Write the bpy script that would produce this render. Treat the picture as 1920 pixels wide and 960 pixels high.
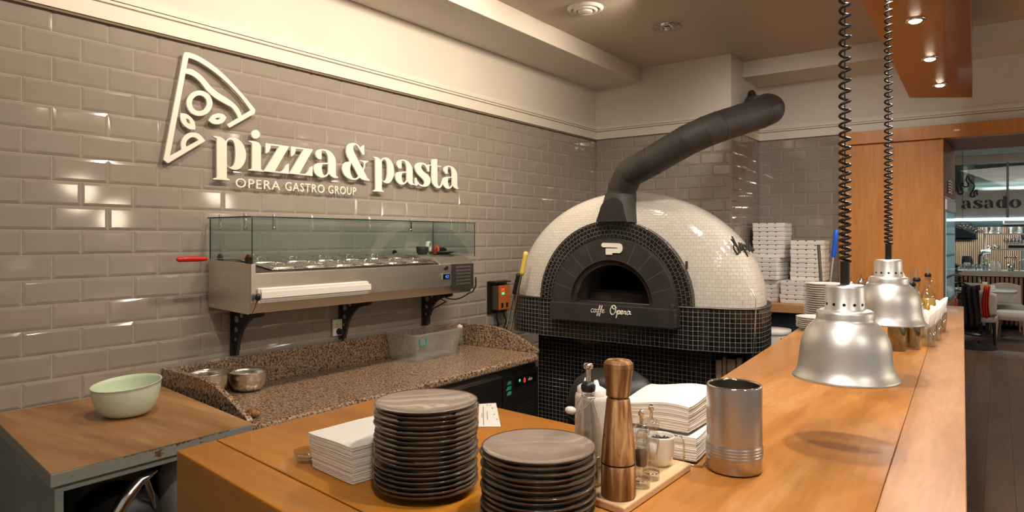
import bpy, math, random
from mathutils import Vector, Matrix
random.seed(7)
for o in list(bpy.data.objects): bpy.data.objects.remove(o)
S = bpy.context.scene
COL = S.collection
PI = math.pi
# ------------------------------------------------------------------ camera
cam_d = bpy.data.cameras.new('camera'); cam = bpy.data.objects.new('camera', cam_d); COL.objects.link(cam)
cam.location = (2.953, 0.0, 1.6)
cam.rotation_euler = (PI/2, 0, math.radians(36.11))
cam_d.sensor_width = 36; cam_d.lens = 36*1250/1920
cam_d.shift_y = -(480-446)/1920
cam_d.clip_start = 0.05; cam_d.clip_end = 60
S.camera = cam
# ------------------------------------------------------------------ world and light
S.view_settings.view_transform = 'Standard'; S.view_settings.look = 'None'
S.view_settings.gamma = 1; S.view_settings.use_curve_mapping = False
S.view_settings.exposure = 0.0
W = bpy.data.worlds.new('world'); S.world = W; W.use_nodes = True
bg = W.node_tree.nodes['Background']
bg.inputs[0].default_value = (1.0, 0.88, 0.77, 1); bg.inputs[1].default_value = 0.30
WARM = (1.0, 0.855, 0.725)
def spot(name, loc, target, power, size_deg, blend=0.6, color=WARM, radius=0.04):
    l = bpy.data.lights.new(name, 'SPOT'); l.energy = power; l.spot_size = math.radians(size_deg)
    l.spot_blend = blend; l.color = color; l.shadow_soft_size = radius
    o = bpy.data.objects.new(name, l); COL.objects.link(o); o.location = loc
    d = Vector(target)-Vector(loc); o.rotation_euler = d.to_track_quat('-Z', 'Y').to_euler()
    return o
def area(name, loc, target, power, sx, sy, color=WARM):
    l = bpy.data.lights.new(name, 'AREA'); l.shape = 'RECTANGLE'; l.size = sx; l.size_y = sy
    l.energy = power; l.color = color
    o = bpy.data.objects.new(name, l); COL.objects.link(o); o.location = loc
    d = Vector(target)-Vector(loc); o.rotation_euler = d.to_track_quat('-Z', 'Y').to_euler()
    return o
BEAM_Y = [0.35, 1.11, 1.87, 2.63, 3.39, 4.16, 4.91]
for i, y in enumerate(BEAM_Y):                      # the downlights in the wooden bulkhead over the bar
    spot('bulkhead_light', (2.66, y, 2.535), (2.62, y, 0), 52, 162, 0.8, (1, .89, .77), 0.04)
for y, p in ((1.0, 60), (1.9, 75), (2.8, 70), (3.7, 32)):   # track spotlights by the ceiling washing the sign wall
    spot('wall_wash_light', (1.25, y, 2.99), (0.0, y+0.25, 2.05), p*0.90, 130, 0.9, (1, .835, .65), 0.05)
spot('kitchen_light', (1.15, 2.6, 3.0), (0.6, 3.0, 0.9), 40, 110, 0.8, WARM, 0.08)
spot('kitchen_light', (2.0, 2.2, 3.0), (1.2, 4.0, 1.2), 62, 90, 0.8, (1, .90, .78), 0.08)
spot('kitchen_light', (2.1, 4.2, 3.0), (1.6, 5.6, 1.4), 48, 110, 0.8, (1, .93, .84), 0.08)
spot('dining_light', (4.6, 0.6, 2.9), (2.2, 1.2, 1.1), 36, 100, 0.8, WARM, 0.15)
area('dining_kitchen_fill', (2.9, 15.45, 2.42), (2.9, 15.45, 0), 110, 2.5, 0.3, (.78, .96, 1.0))  # unseen area light added to brighten the far kitchen
area('dining_room_fill', (3.6, 11.8, 3.0), (3.4, 12.2, 0), 85, 2.5, 4.0, (1, .86, .72))  # unseen area light added to brighten the dining room
area('passage_light', (4.0, 8.6, 3.0), (3.6, 8.8, 0), 22, 1.5, 2.0, (1, .86, .72))

# ------------------------------------------------------------------ materials
def mat(name, color=(.8,.8,.8), rough=.5, metal=0., spec=.5, trans=0., ior=1.45, coat=0., emit=None, es=0., alpha=1.):
    m = bpy.data.materials.new(name); m.use_nodes = True
    b = m.node_tree.nodes['Principled BSDF']
    b.inputs['Base Color'].default_value = (*color, 1); b.inputs['Roughness'].default_value = rough
    b.inputs['Metallic'].default_value = metal; b.inputs['Specular IOR Level'].default_value = spec
    b.inputs['Transmission Weight'].default_value = trans; b.inputs['IOR'].default_value = ior
    b.inputs['Coat Weight'].default_value = coat; b.inputs['Alpha'].default_value = alpha
    if emit: b.inputs['Emission Color'].default_value = (*emit, 1); b.inputs['Emission Strength'].default_value = es
    return m
def N(m, t, **kw):
    n = m.node_tree.nodes.new(t)
    for k, v in kw.items(): setattr(n, k, v)
    return n
def L(m, a, b): m.node_tree.links.new(a, b)
def bsdf(m): return m.node_tree.nodes['Principled BSDF']
def ramp(m, stops, interp='LINEAR'):
    r = N(m, 'ShaderNodeValToRGB'); r.color_ramp.interpolation = interp
    while len(r.color_ramp.elements) < len(stops): r.color_ramp.elements.new(0.5)
    for e, (p, c) in zip(r.color_ramp.elements, stops): e.position = p; e.color = (*c, 1)
    return r
def coords(m, kind='Object', scale=(1,1,1), rot=(0,0,0)):
    tc = N(m, 'ShaderNodeTexCoord'); mp = N(m, 'ShaderNodeMapping')
    mp.inputs['Scale'].default_value = scale; mp.inputs['Rotation'].default_value = rot
    L(m, tc.outputs[kind], mp.inputs[0]); return mp.outputs[0]
def noise(m, vec, scale, detail=4, rough=.55, dist=0.):
    n = N(m, 'ShaderNodeTexNoise'); n.inputs['Scale'].default_value = scale
    n.inputs['Detail'].default_value = detail; n.inputs['Roughness'].default_value = rough
    n.inputs['Distortion'].default_value = dist
    L(m, vec, n.inputs['Vector']); return n.outputs['Fac']
def bump(m, h, strength=.2, dist=.002):
    b = N(m, 'ShaderNodeBump'); b.inputs['Strength'].default_value = strength; b.inputs['Distance'].default_value = dist
    L(m, h, b.inputs['Height']); L(m, b.outputs[0], bsdf(m).inputs['Normal'])
def noisy(name, c1, c2, scale=20, rough=.5, metal=0., stretch=(1,1,1), bs=0., rot=(0,0,0), detail=4, spec=.5, coat=0., rv=0.):
    m = mat(name, c1, rough, metal, spec, coat=coat); v = coords(m, 'Object', stretch, rot)
    f = noise(m, v, scale, detail); r = ramp(m, [(.32, c1), (.68, c2)]); L(m, f, r.inputs[0])
    L(m, r.outputs[0], bsdf(m).inputs['Base Color'])
    if bs: bump(m, f, bs)
    if rv:
        mr = N(m, 'ShaderNodeMapRange'); mr.inputs[3].default_value = rough-rv; mr.inputs[4].default_value = rough+rv
        L(m, f, mr.inputs[0]); L(m, mr.outputs[0], bsdf(m).inputs['Roughness'])
    return m
def wood(name, c1, c2, c3, axis='Y', scale=6, rough=.35, coat=0.0, spec=.5, plank=None):
    st = {'X': (.12, 1, 1), 'Y': (1, .12, 1), 'Z': (1, 1, .12)}[axis]
    m = mat(name, c1, rough, spec=spec, coat=coat); v = coords(m, 'Object', st)
    f1 = noise(m, v, scale, 6, .6, .6); f2 = noise(m, v, scale*9, 4, .7, .2)
    r = ramp(m, [(.28, c1), (.52, c2), (.76, c3)]); L(m, f1, r.inputs[0])
    r2 = ramp(m, [(.3, (.82, .80, .78)), (.7, (1.04, 1.04, 1.04))]); L(m, f2, r2.inputs[0])
    mx = N(m, 'ShaderNodeMix', data_type='RGBA', blend_type='MULTIPLY'); mx.inputs[0].default_value = 1
    L(m, r.outputs[0], mx.inputs[6]); L(m, r2.outputs[0], mx.inputs[7]); out = mx.outputs[2]
    if plank:                                        # boards: a brick pattern of slightly different tone
        tc = N(m, 'ShaderNodeTexCoord'); mp = N(m, 'ShaderNodeMapping'); mp.inputs['Rotation'].default_value = (0, 0, plank[3])
        L(m, tc.outputs['Object'], mp.inputs[0])
        b = N(m, 'ShaderNodeTexBrick'); b.inputs['Scale'].default_value = 1; b.inputs['Brick Width'].default_value = plank[0]
        b.inputs['Row Height'].default_value = plank[1]; b.inputs['Mortar Size'].default_value = plank[2]
        b.inputs['Color1'].default_value = (1, 1, 1, 1); b.inputs['Color2'].default_value = (plank[4],)*3+(1,)
        b.inputs['Mortar'].default_value = (plank[5],)*3+(1,); L(m, mp.outputs[0], b.inputs['Vector'])
        mz = N(m, 'ShaderNodeMix', data_type='RGBA', blend_type='MULTIPLY'); mz.inputs[0].default_value = 1
        L(m, out, mz.inputs[6]); L(m, b.outputs['Color'], mz.inputs[7]); out = mz.outputs[2]
    L(m, out, bsdf(m).inputs['Base Color'])
    rr = N(m, 'ShaderNodeMapRange'); rr.inputs[3].default_value = rough-.06; rr.inputs[4].default_value = rough+.12
    L(m, f1, rr.inputs[0]); L(m, rr.outputs[0], bsdf(m).inputs['Roughness'])
    return m
def mosaic(name, tile, tile2, grout, w, h, mortar, offset, rough=.15):
    m = mat(name, tile, rough); tc = N(m, 'ShaderNodeTexCoord')
    b = N(m, 'ShaderNodeTexBrick'); b.offset = offset; b.inputs['Scale'].default_value = 1
    b.inputs['Brick Width'].default_value = w; b.inputs['Row Height'].default_value = h
    b.inputs['Mortar Size'].default_value = mortar; b.inputs['Mortar Smooth'].default_value = .1
    b.inputs['Color1'].default_value = (*tile, 1); b.inputs['Color2'].default_value = (*tile2, 1); b.inputs['Mortar'].default_value = (*grout, 1)
    L(m, tc.outputs['UV'], b.inputs['Vector']); L(m, b.outputs['Color'], bsdf(m).inputs['Base Color'])
    inv = N(m, 'ShaderNodeMath', operation='SUBTRACT'); inv.inputs[0].default_value = 1; L(m, b.outputs['Fac'], inv.inputs[1])
    nz = noise(m, tc.outputs['UV'], 28, 1); ad = N(m, 'ShaderNodeMath', operation='MULTIPLY_ADD'); L(m, nz, ad.inputs[0]); ad.inputs[1].default_value = .9
    L(m, inv.outputs[0], ad.inputs[2]); bump(m, ad.outputs[0], .55, .0025)
    mr = N(m, 'ShaderNodeMapRange'); mr.inputs[3].default_value = rough; mr.inputs[4].default_value = .8
    L(m, b.outputs['Fac'], mr.inputs[0]); L(m, mr.outputs[0], bsdf(m).inputs['Roughness'])
    return m
def brushed(name, c, rough=.3, axis=(1,1,60), scale=8, amt=.06):
    m = mat(name, c, rough, 1.0); v = coords(m, 'Object', axis); f = noise(m, v, scale, 3)
    mr = N(m, 'ShaderNodeMapRange'); mr.inputs[3].default_value = max(.03, rough-amt); mr.inputs[4].default_value = rough+amt
    L(m, f, mr.inputs[0]); L(m, mr.outputs[0], bsdf(m).inputs['Roughness']); bump(m, f, .05, .0008)
    return m
M = {}
M['tile'] = noisy('glazed_grey_tile', (.292,.257,.222), (.308,.271,.234), 14, .07, spec=.9, bs=.02, detail=1)
M['grout'] = mat('light_grout', (.50,.445,.37), .8)
M['plaster'] = noisy('cream_plaster', (.64,.595,.525), (.68,.63,.56), 2.5, .8, bs=.03)
M['ceiling'] = noisy('matt_ceiling_paint', (.52,.45,.37), (.55,.48,.39), 1.2, .9)
M['trim'] = mat('painted_trim', (.72,.67,.59), .55)
M['groove'] = mat('painted_trim_shade', (.20,.15,.10), .8)  # dark colour painting the shade in the grooves and below the trim
M['letters'] = mat('cream_acrylic_letter', (.86,.82,.72), .45)
M['bar'] = wood('lacquered_alder_worktop', (.42,.150,.018), (.55,.240,.060), (.66,.36,.14), 'Y', 7, .30, coat=.12, spec=.35, plank=(3.1, .27, .0004, PI/2, .86, .8))
M['bar_edge'] = wood('lacquered_edge_board', (.38,.17,.060), (.47,.235,.10), (.55,.30,.145), 'Y', 8, .30, coat=.12, spec=.35)
M['bar2'] = wood('lacquered_alder_crosswise', (.42,.150,.010), (.52,.200,.016), (.60,.255,.030), 'X', 4, .34, coat=.1, spec=.35)
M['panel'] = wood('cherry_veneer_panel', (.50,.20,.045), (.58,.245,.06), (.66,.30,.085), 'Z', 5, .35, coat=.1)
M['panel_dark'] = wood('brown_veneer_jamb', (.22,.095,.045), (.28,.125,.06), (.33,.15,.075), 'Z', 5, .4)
M['beam'] = wood('stained_wood_bulkhead', (.27,.10,.032), (.33,.125,.042), (.38,.15,.052), 'Y', 5, .3, coat=.3)
M['tabletop'] = wood('worn_oak_top', (.15,.062,.022), (.36,.185,.075), (.50,.31,.16), 'X', 4.5, .42)
M['shelf'] = wood('oak_shelf', (.42,.22,.09), (.52,.28,.11), (.6,.34,.15), 'X', 6, .4)
M['tray'] = wood('pale_beech', (.60,.38,.19), (.70,.47,.25), (.76,.54,.31), 'Y', 8, .5)
M['acacia'] = wood('acacia_wood', (.11,.046,.017), (.27,.13,.05), (.66,.42,.20), 'Z', 42, .46, spec=.3)
for e_, p_ in zip([n for n in M['acacia'].node_tree.nodes if n.type == 'VALTORGB'][0].color_ramp.elements, (.36,.50,.64)): e_.position = p_
M['floor_dark'] = wood('dark_oak_floorboards', (.095,.058,.038), (.145,.090,.060), (.19,.125,.085), 'Y', 3, .55, spec=.3, plank=(1.6, .16, .002, PI/2, .75, .35))
M['floor_kitchen'] = noisy('dark_kitchen_floor_tile', (.06,.052,.045), (.09,.08,.07), 6, .5)
M['greypaint'] = noisy('sage_grey_paint', (.19,.20,.175), (.23,.24,.21), 5, .5, bs=.05)
M['steel'] = noisy('brushed_stainless_steel', (.70,.65,.58), (.76,.71,.64), 3, .36, 1., (1,.3,1), rv=.06)
M['steel_smooth'] = brushed('smooth_stainless_steel', (.74,.70,.65), .22, (1,1,1), 6, .03)
M['steel_vert'] = brushed('brushed_steel_cooler', (.50,.475,.45), .34, (90,90,.5), 5, .08)
bump(M['steel'], noise(M['steel'], coords(M['steel'], 'Object', (1,1,1)), 5, 2), .25, .012)
M['steel_dark'] = noisy('dark_stainless_steel', (.19,.17,.15), (.22,.20,.175), 4, .36, 1., (1,.3,1), rv=.05)
M['alu'] = brushed('spun_aluminium', (.84,.835,.825), .42, (1,1,40), 6, .04)
M['chrome'] = mat('chrome', (.8,.78,.75), .08, 1.)
M['black'] = mat('black_plastic', (.012,.011,.010), .4)
M['black_matt'] = noisy('matt_black_steel', (.020,.018,.016), (.030,.026,.023), 8, .55)
M['flue'] = noisy('matt_black_flue', (.032,.028,.024), (.046,.040,.034), 5, .58)
M['castblack'] = noisy('black_painted_stone', (.024,.021,.018), (.040,.034,.029), 9, .62, bs=.25)
M['joint'] = mat('dusty_joint', (.085,.073,.062), .8)
M['soot'] = noisy('sooty_brick', (.016,.009,.007), (.060,.038,.028), 6, .9, bs=.3)
M['whitemosaic'] = mosaic('white_glass_mosaic', (.60,.565,.495), (.66,.62,.55), (.34,.31,.26), .031, .0245, .0008, .5, .13)
M['blackmosaic'] = mosaic('black_glass_mosaic', (.010,.0085,.0075), (.018,.015,.013), (.30,.28,.25), .0275, .0255, .0010, 0., .12)
M['blackmosaic_arch'] = mosaic('black_arch_mosaic', (.010,.0085,.0075), (.022,.018,.015), (.20,.185,.165), .0262, .0242, .0010, .5, .12)
M['white'] = mat('white_plastic', (.78,.75,.70), .4)
M['paper'] = mat('white_paper', (.84,.81,.75), .85)
M['card'] = mat('white_corrugated_card', (.84,.82,.78), .75)
M['black_gloss'] = mat('black_glaze', (.022,.017,.014), .10, coat=.5)
M['plate_top'] = noisy('taupe_glazed_ceramic', (.275,.215,.170), (.31,.245,.20), 12, .12, coat=.7)
M['plate_rim'] = mat('brown_rim_glaze', (.10,.055,.03), .15, coat=.4)
M['porcelain'] = mat('white_porcelain', (.78,.74,.68), .15, coat=.5)
M['greenbowl'] = mat('mint_green_melamine', (.60,.70,.53), .32)
M['red'] = mat('red_plastic', (.55,.015,.01), .3)
M['orange'] = mat('orange_plastic', (.85,.16,.01), .35)
M['blue'] = mat('blue_plastic', (.01,.09,.55), .35)
M['yellow'] = mat('yellow_rubber', (.72,.50,.10), .4)
M['teal'] = mat('teal_print', (.03,.34,.27), .4)
M['navy'] = mat('dark_navy_laminate', (.018,.022,.036), .5)
M['pepper'] = noisy('peppercorns', (.01,.008,.008), (.05,.035,.03), 200, .6)
M['flour'] = mat('flour_paper', (.55,.49,.42), .8)
M['rawwood'] = wood('raw_plank', (.22,.14,.08), (.34,.24,.15), (.42,.31,.2), 'Z', 6, .7)
M['paint_chip'] = noisy('worn_brown_edge', (.09,.035,.015), (.15,.06,.025), 30, .7)
M['red_led'] = mat('red_led', (.1,0,0), .4, emit=(1,.03,.02), es=3)
M['green_led'] = mat('green_led', (0,.1,.02), .4, emit=(.05,.9,.35), es=2)
M['blue_led'] = mat('blue_led', (0,0,.1), .4, emit=(.10,.25,1), es=2.2)
M['lamp_glow'] = mat('lit_downlight', (1,1,1), .4, emit=(1,.86,.66), es=60)
M['globe_glow'] = mat('glowing_globe', (1,1,1), .4, emit=(1,.84,.62), es=16)
M['led_white'] = mat('cool_led_strip', (1,1,1), .4, emit=(.62,.93,1), es=3.2)
M['screen_orange'] = noisy('orange_control_panel', (.42,.11,.02), (.50,.15,.03), 40, .35)
def glass(name, color, rough=0., ior=1.45): 
    return mat(name, color, rough, trans=1., ior=ior)
M['glass'] = glass('clear_glass', (.97,.98,.97))
def thinglass(name, tint, refl=.12):                 # thin panes: tinted see-through plus a mirror reflection
    m = bpy.data.materials.new(name); m.use_nodes = True; nt = m.node_tree
    nt.nodes.remove(nt.nodes['Principled BSDF']); out = nt.nodes['Material Output']
    t = nt.nodes.new('ShaderNodeBsdfTransparent'); t.inputs[0].default_value = (*tint, 1)
    g = nt.nodes.new('ShaderNodeBsdfGlossy'); g.inputs['Roughness'].default_value = .02
    lw = nt.nodes.new('ShaderNodeLayerWeight'); lw.inputs[0].default_value = .5
    pw = nt.nodes.new('ShaderNodeMath'); pw.operation = 'POWER'; nt.links.new(lw.outputs['Facing'], pw.inputs[0]); pw.inputs[1].default_value = 4.
    fr = nt.nodes.new('ShaderNodeMath'); fr.operation = 'MULTIPLY_ADD'; nt.links.new(pw.outputs[0], fr.inputs[0]); fr.inputs[1].default_value = .55; fr.inputs[2].default_value = refl
    x = nt.nodes.new('ShaderNodeMixShader'); nt.links.new(fr.outputs[0], x.inputs[0])
    nt.links.new(t.outputs[0], x.inputs[1]); nt.links.new(g.outputs[0], x.inputs[2]); nt.links.new(x.outputs[0], out.inputs[0]); return m
M['pane'] = thinglass('thin_clear_pane', (.84,.895,.90), .05)
M['pane_edge'] = mat('green_glass_edge', (.010,.045,.035), .15)
M['glassy'] = thinglass('thin_glass_wall', (.90,.91,.90), .20)
def translucent(name, color, frac, rough=.3):
    m = mat(name, color, rough); nt = m.node_tree; out = nt.nodes['Material Output']
    t = nt.nodes.new('ShaderNodeBsdfTransparent'); t.inputs[0].default_value = (.92,.92,.90,1)
    x = nt.nodes.new('ShaderNodeMixShader'); x.inputs[0].default_value = frac
    nt.links.new(t.outputs[0], x.inputs[1]); nt.links.new(bsdf(m).outputs[0], x.inputs[2]); nt.links.new(x.outputs[0], out.inputs[0]); return m
M['plasticbox'] = translucent('cloudy_clear_plastic', (.66,.64,.60), .15, .12)
M['squeeze'] = translucent('milky_squeeze_plastic', (.80,.74,.66), .72, .35)
M['frost'] = translucent('frosted_film', (.52,.52,.49), .82, .5)
M['oil'] = glass('olive_oil', (.42,.24,.015), 0, 1.47)
M['oil_herb'] = noisy('herb_oil_fill', (.030,.020,.003), (.20,.125,.012), 45, .1, coat=1)
M['yellow_oil'] = noisy('yellow_oil_fill', (.55,.33,.02), (.70,.46,.05), 30, .1, coat=1)
M['sauce'] = mat('red_sauce', (.28,.03,.012), .3)
M['fabric_cream'] = noisy('cream_upholstery', (.55,.52,.48), (.62,.59,.54), 30, .9)
M['fabric_black'] = mat('black_cloth', (.012,.010,.012), .9)
M['fabric_red'] = mat('red_cloth', (.50,.03,.015), .8)
M['leaf'] = noisy('dark_green_leaf', (.010,.035,.012), (.03,.08,.025), 9, .45)
M['lightwood'] = wood('light_oak_leg', (.48,.34,.22), (.56,.42,.28), (.62,.48,.33), 'Z', 9, .5)
M['slat'] = wood('oak_slat', (.30,.17,.10), (.38,.23,.14), (.44,.28,.18), 'Z', 9, .5)
M['darkgap'] = mat('dark_backing', (.012,.008,.006), .9)
M['stone_white'] = mat('pale_stone_top', (.50,.48,.45), .35)
M['duct'] = brushed('galvanised_duct', (.55,.56,.52), .38, (1,1,1), 3)
M['backslat'] = wood('warm_oak_backwall', (.24,.13,.07), (.32,.18,.10), (.38,.23,.13), 'Z', 9, .6)
M['hood'] = mat('grey_hood_steel', (.10,.115,.11), .35, .6)
M['farwall'] = mat('dark_green_grey_wall', (.10,.105,.095), .8)
M['nightpane'] = mat('dark_night_window', (.004,.005,.006), .08)
M['screenglow'] = mat('lit_cabinet_interior', (.5,.7,.75), .5, emit=(.50,.85,.92), es=.38)
# granite
m = mat('pink_brown_granite', (.3,.2,.15), .22, coat=.3); v = coords(m, 'Object')
vo = N(m, 'ShaderNodeTexVoronoi'); vo.inputs['Scale'].default_value = 140; L(m, v, vo.inputs['Vector'])
n1 = noise(m, v, 100, 5, .7, .3); n2 = noise(m, v, 12, 3)
r1 = ramp(m, [(.37, (.04,.025,.016)), (.45, (.17,.107,.064)), (.52, (.33,.225,.15)), (.66, (.46,.335,.235))]); L(m, n1, r1.inputs[0])
sp = N(m, 'ShaderNodeSeparateColor'); L(m, vo.outputs['Color'], sp.inputs[0])
r2 = ramp(m, [(.12, (.30,.25,.22)), (.20, (1,1,1))]); L(m, sp.outputs[0], r2.inputs[0])
mx = N(m, 'ShaderNodeMix', data_type='RGBA', blend_type='MULTIPLY'); mx.inputs[0].default_value = 1
L(m, r1.outputs[0], mx.inputs[6]); L(m, r2.outputs[0], mx.inputs[7]); L(m, mx.outputs[2], bsdf(m).inputs['Base Color']); M['granite'] = m
# worn painted edge of the cabinet: paint with brown chips along it
m = mat('chipped_grey_paint', (.13,.14,.12), .5); v = coords(m, 'Object', (1, .35, 1))
f = noise(m, v, 34, 5, .7); r = ramp(m, [(.36, (.12,.055,.025)), (.39, (.24,.245,.215))]); L(m, f, r.inputs[0]); L(m, r.outputs[0], bsdf(m).inputs['Base Color']); M['greychip'] = m

# ------------------------------------------------------------------ mesh helpers
class B:
    def __init__(s): s.v = []; s.f = []; s.sm = []; s.mi = []; s.uv = []
    def add(s, vs, fs, smooth=False, mi=0, uvs=None):
        o = len(s.v); s.v += [tuple(p) for p in vs]
        for k, f in enumerate(fs):
            s.f.append([i+o for i in f]); s.sm.append(smooth); s.mi.append(mi); s.uv.append(uvs[k] if uvs else None)
        return s
    def box(s, x0, x1, y0, y1, z0, z1, mi=0):
        vs = [(x,y,z) for z in (z0,z1) for y in (y0,y1) for x in (x0,x1)]
        return s.add(vs, [(0,2,3,1),(4,5,7,6),(0,1,5,4),(2,6,7,3),(0,4,6,2),(1,3,7,5)], mi=mi)
    def obox(s, c, size, rz=0, mi=0, mtx=None):
        hx, hy, hz = [a/2 for a in size]; mt = mtx or (Matrix.Translation(c) @ Matrix.Rotation(rz, 4, 'Z'))
        vs = [mt @ Vector((x,y,z)) for z in (-hz,hz) for y in (-hy,hy) for x in (-hx,hx)]
        return s.add(vs, [(0,2,3,1),(4,5,7,6),(0,1,5,4),(2,6,7,3),(0,4,6,2),(1,3,7,5)], mi=mi)
    def prism(s, poly, z0, z1, mi=0, mtx=None):       # poly in xy (any orientation), extruded along z
        a = sum(poly[i][0]*poly[(i+1)%len(poly)][1]-poly[(i+1)%len(poly)][0]*poly[i][1] for i in range(len(poly)))
        if a < 0: poly = poly[::-1]
        n = len(poly); vs = [(p[0],p[1],z0) for p in poly]+[(p[0],p[1],z1) for p in poly]
        if mtx: vs = [mtx @ Vector(q) for q in vs]
        fs = [list(range(n))[::-1], list(range(n,2*n))]+[(i,(i+1)%n,(i+1)%n+n,i+n) for i in range(n)]
        return s.add(vs, fs, mi=mi)
    def prism_y(s, poly, y0, y1, mi=0):                # poly in xz, extruded along y
        mt = Matrix(((1,0,0,0),(0,0,1,0),(0,1,0,0),(0,0,0,1))); return s.prism(poly, y0, y1, mi, mt)
    def prism_x(s, poly, x0, x1, mi=0):                # poly in yz, extruded along x
        mt = Matrix(((0,0,1,0),(1,0,0,0),(0,1,0,0),(0,0,0,1))); return s.prism(poly, x0, x1, mi, mt)
    def lathe(s, prof, c=(0,0,0), n=32, mi=0, smooth=True, mtx=None, sy=1.):
        vs = []; fs = []; mt = mtx or Matrix.Translation(c)
        for r, z in prof:
            for k in range(n): a = 2*PI*k/n; vs.append(mt @ Vector((r*math.cos(a), r*math.sin(a)*sy, z)))
        for j in range(len(prof)-1):
            if prof[j] == prof[j+1]: continue
            for k in range(n):
                a, b = j*n+k, j*n+(k+1) % n
                fs.append((a, b, b+n, a+n))
        return s.add(vs, fs, smooth, mi)
    def cyl(s, c, r, h, n=20, mi=0, r2=None, mtx=None):
        r2 = r if r2 is None else r2; mt = mtx or Matrix.Translation(c)
        vs = [mt @ Vector((r*math.cos(2*PI*k/n), r*math.sin(2*PI*k/n), 0)) for k in range(n)]
        vs += [mt @ Vector((r2*math.cos(2*PI*k/n), r2*math.sin(2*PI*k/n), h)) for k in range(n)]
        s.add(vs, [(k,(k+1)%n,(k+1)%n+n,k+n) for k in range(n)], True, mi)
        return s.add(vs, [list(range(n))[::-1], list(range(n,2*n))], False, mi)
    def tube(s, pts, r, n=8, closed=False, mi=0, caps=True):
        P = [Vector(p) for p in pts]; m_ = len(P); vs = []; up = None
        for i in range(m_):
            if closed: t = (P[(i+1)%m_]-P[i-1]).normalized()
            else: t = (P[min(i+1,m_-1)]-P[max(i-1,0)]).normalized()
            if up is None:
                up = Vector((0,0,1)) if abs(t.z) < .9 else Vector((1,0,0))
            a = t.cross(up)
            if a.length < 1e-5: a = t.cross(Vector((0.3,1,.2)))
            a.normalize(); b = a.cross(t).normalized(); up = b
            rr = r[i] if isinstance(r, (list,tuple)) else r
            for k in range(n): an = 2*PI*k/n; vs.append(P[i]+a*rr*math.cos(an)+b*rr*math.sin(an))
        fs = []; seg = m_ if closed else m_-1
        for i in range(seg):
            j = (i+1) % m_
            for k in range(n): fs.append((i*n+k, j*n+k, j*n+(k+1)%n, i*n+(k+1)%n))
        s.add(vs, fs, True, mi)
        if caps and not closed:
            s.add([vs[k] for k in range(n)], [list(range(n))], False, mi)
            s.add([vs[(m_-1)*n+k] for k in range(n)], [list(range(n))[::-1]], False, mi)
        return s
    def grid(s, fn, nu, nv, smooth=True, mi=0, uvfn=None, wrap=False):
        vs = [fn(i/nu, j/nv) for j in range(nv+1) for i in range(nu+1)]
        fs = []; uv = []
        for j in range(nv):
            for i in range(nu):
                a = j*(nu+1)+i; fs.append((a, a+1, a+nu+2, a+nu+1))
                if uvfn: uv.append([uvfn(i/nu,j/nv),uvfn((i+1)/nu,j/nv),uvfn((i+1)/nu,(j+1)/nv),uvfn(i/nu,(j+1)/nv)])
        return s.add(vs, fs, smooth, mi, uv if uvfn else None)
    def sphere(s, c, r, n=16, sc=(1,1,1), mi=0):
        pr = [(math.sin(PI*j/(n//2)), -math.cos(PI*j/(n//2))) for j in range(n//2+1)]
        mt = Matrix.Translation(c) @ Matrix.Diagonal((r*sc[0], r*sc[1], r*sc[2], 1))
        return s.lathe([(max(a,1e-4), b) for a, b in pr], n=n, mi=mi, mtx=mt)
    def build(s, name, mats, parent=None, world=False, bevel=0, seg=2, weld=False, label=None):
        me = bpy.data.meshes.new(name)
        off = Vector(parent.location) if (parent is not None and world) else Vector((0,0,0))
        me.from_pydata([tuple(Vector(p)-off) for p in s.v], [], s.f)
        for m_ in (mats if isinstance(mats, (list,tuple)) else [mats]): me.materials.append(M[m_] if isinstance(m_, str) else m_)
        me.polygons.foreach_set('use_smooth', s.sm); me.polygons.foreach_set('material_index', s.mi)
        if any(u for u in s.uv):
            ul = me.uv_layers.new(name='UVMap'); i = 0
            for p, u in zip(me.polygons, s.uv):
                for k in range(p.loop_total): ul.data[p.loop_start+k].uv = u[k] if u else (0,0)
        me.update()
        o = bpy.data.objects.new(name, me); COL.objects.link(o)
        if parent is not None: o.parent = parent
        if bevel:
            b = o.modifiers.new('bevel', 'BEVEL'); b.width = bevel; b.segments = seg; b.limit_method = 'ANGLE'; b.angle_limit = math.radians(40)
        if label: o['label'] = label
        return o
def tag(o, label=None, cat=None, group=None, kind=None):
    if label: o['label'] = label
    if cat: o['category'] = cat
    if group: o['group'] = group
    if kind: o['kind'] = kind
    return o
def thing(name, loc, label, cat, group=None, rz=0):
    o = bpy.data.objects.new(name, None); COL.objects.link(o); o.location = loc; o.rotation_euler = (0,0,rz)
    o.empty_display_size = .05; return tag(o, label, cat, group)
def copy_tree(o, parent=None):
    c = o.copy(); COL.objects.link(c)
    if parent is not None: c.parent = parent
    for ch in [q for q in bpy.data.objects if q.parent == o]: copy_tree(ch, c)
    return c
def struct(b, name, mt, **kw): return tag(b.build(name, mt, **kw), kind='structure')
def catmull(poly, k=4):                                # closed outline of (y, z, corner) smoothed between corners
    n = len(poly); out = []
    for i in range(n):
        p0, p1, p2, p3 = poly[i-1], poly[i], poly[(i+1)%n], poly[(i+2)%n]
        if p1[2] and p2[2]: out.append(p1[:2]); continue
        if p1[2]: p0 = p1
        if p2[2]: p3 = p2
        for j in range(k):
            t = j/k
            out.append(tuple(.5*((2*p1[a])+(-p0[a]+p2[a])*t+(2*p0[a]-5*p1[a]+4*p2[a]-p3[a])*t*t+(-p0[a]+3*p1[a]-3*p2[a]+p3[a])*t**3) for a in (0,1)))
    return out
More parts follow.
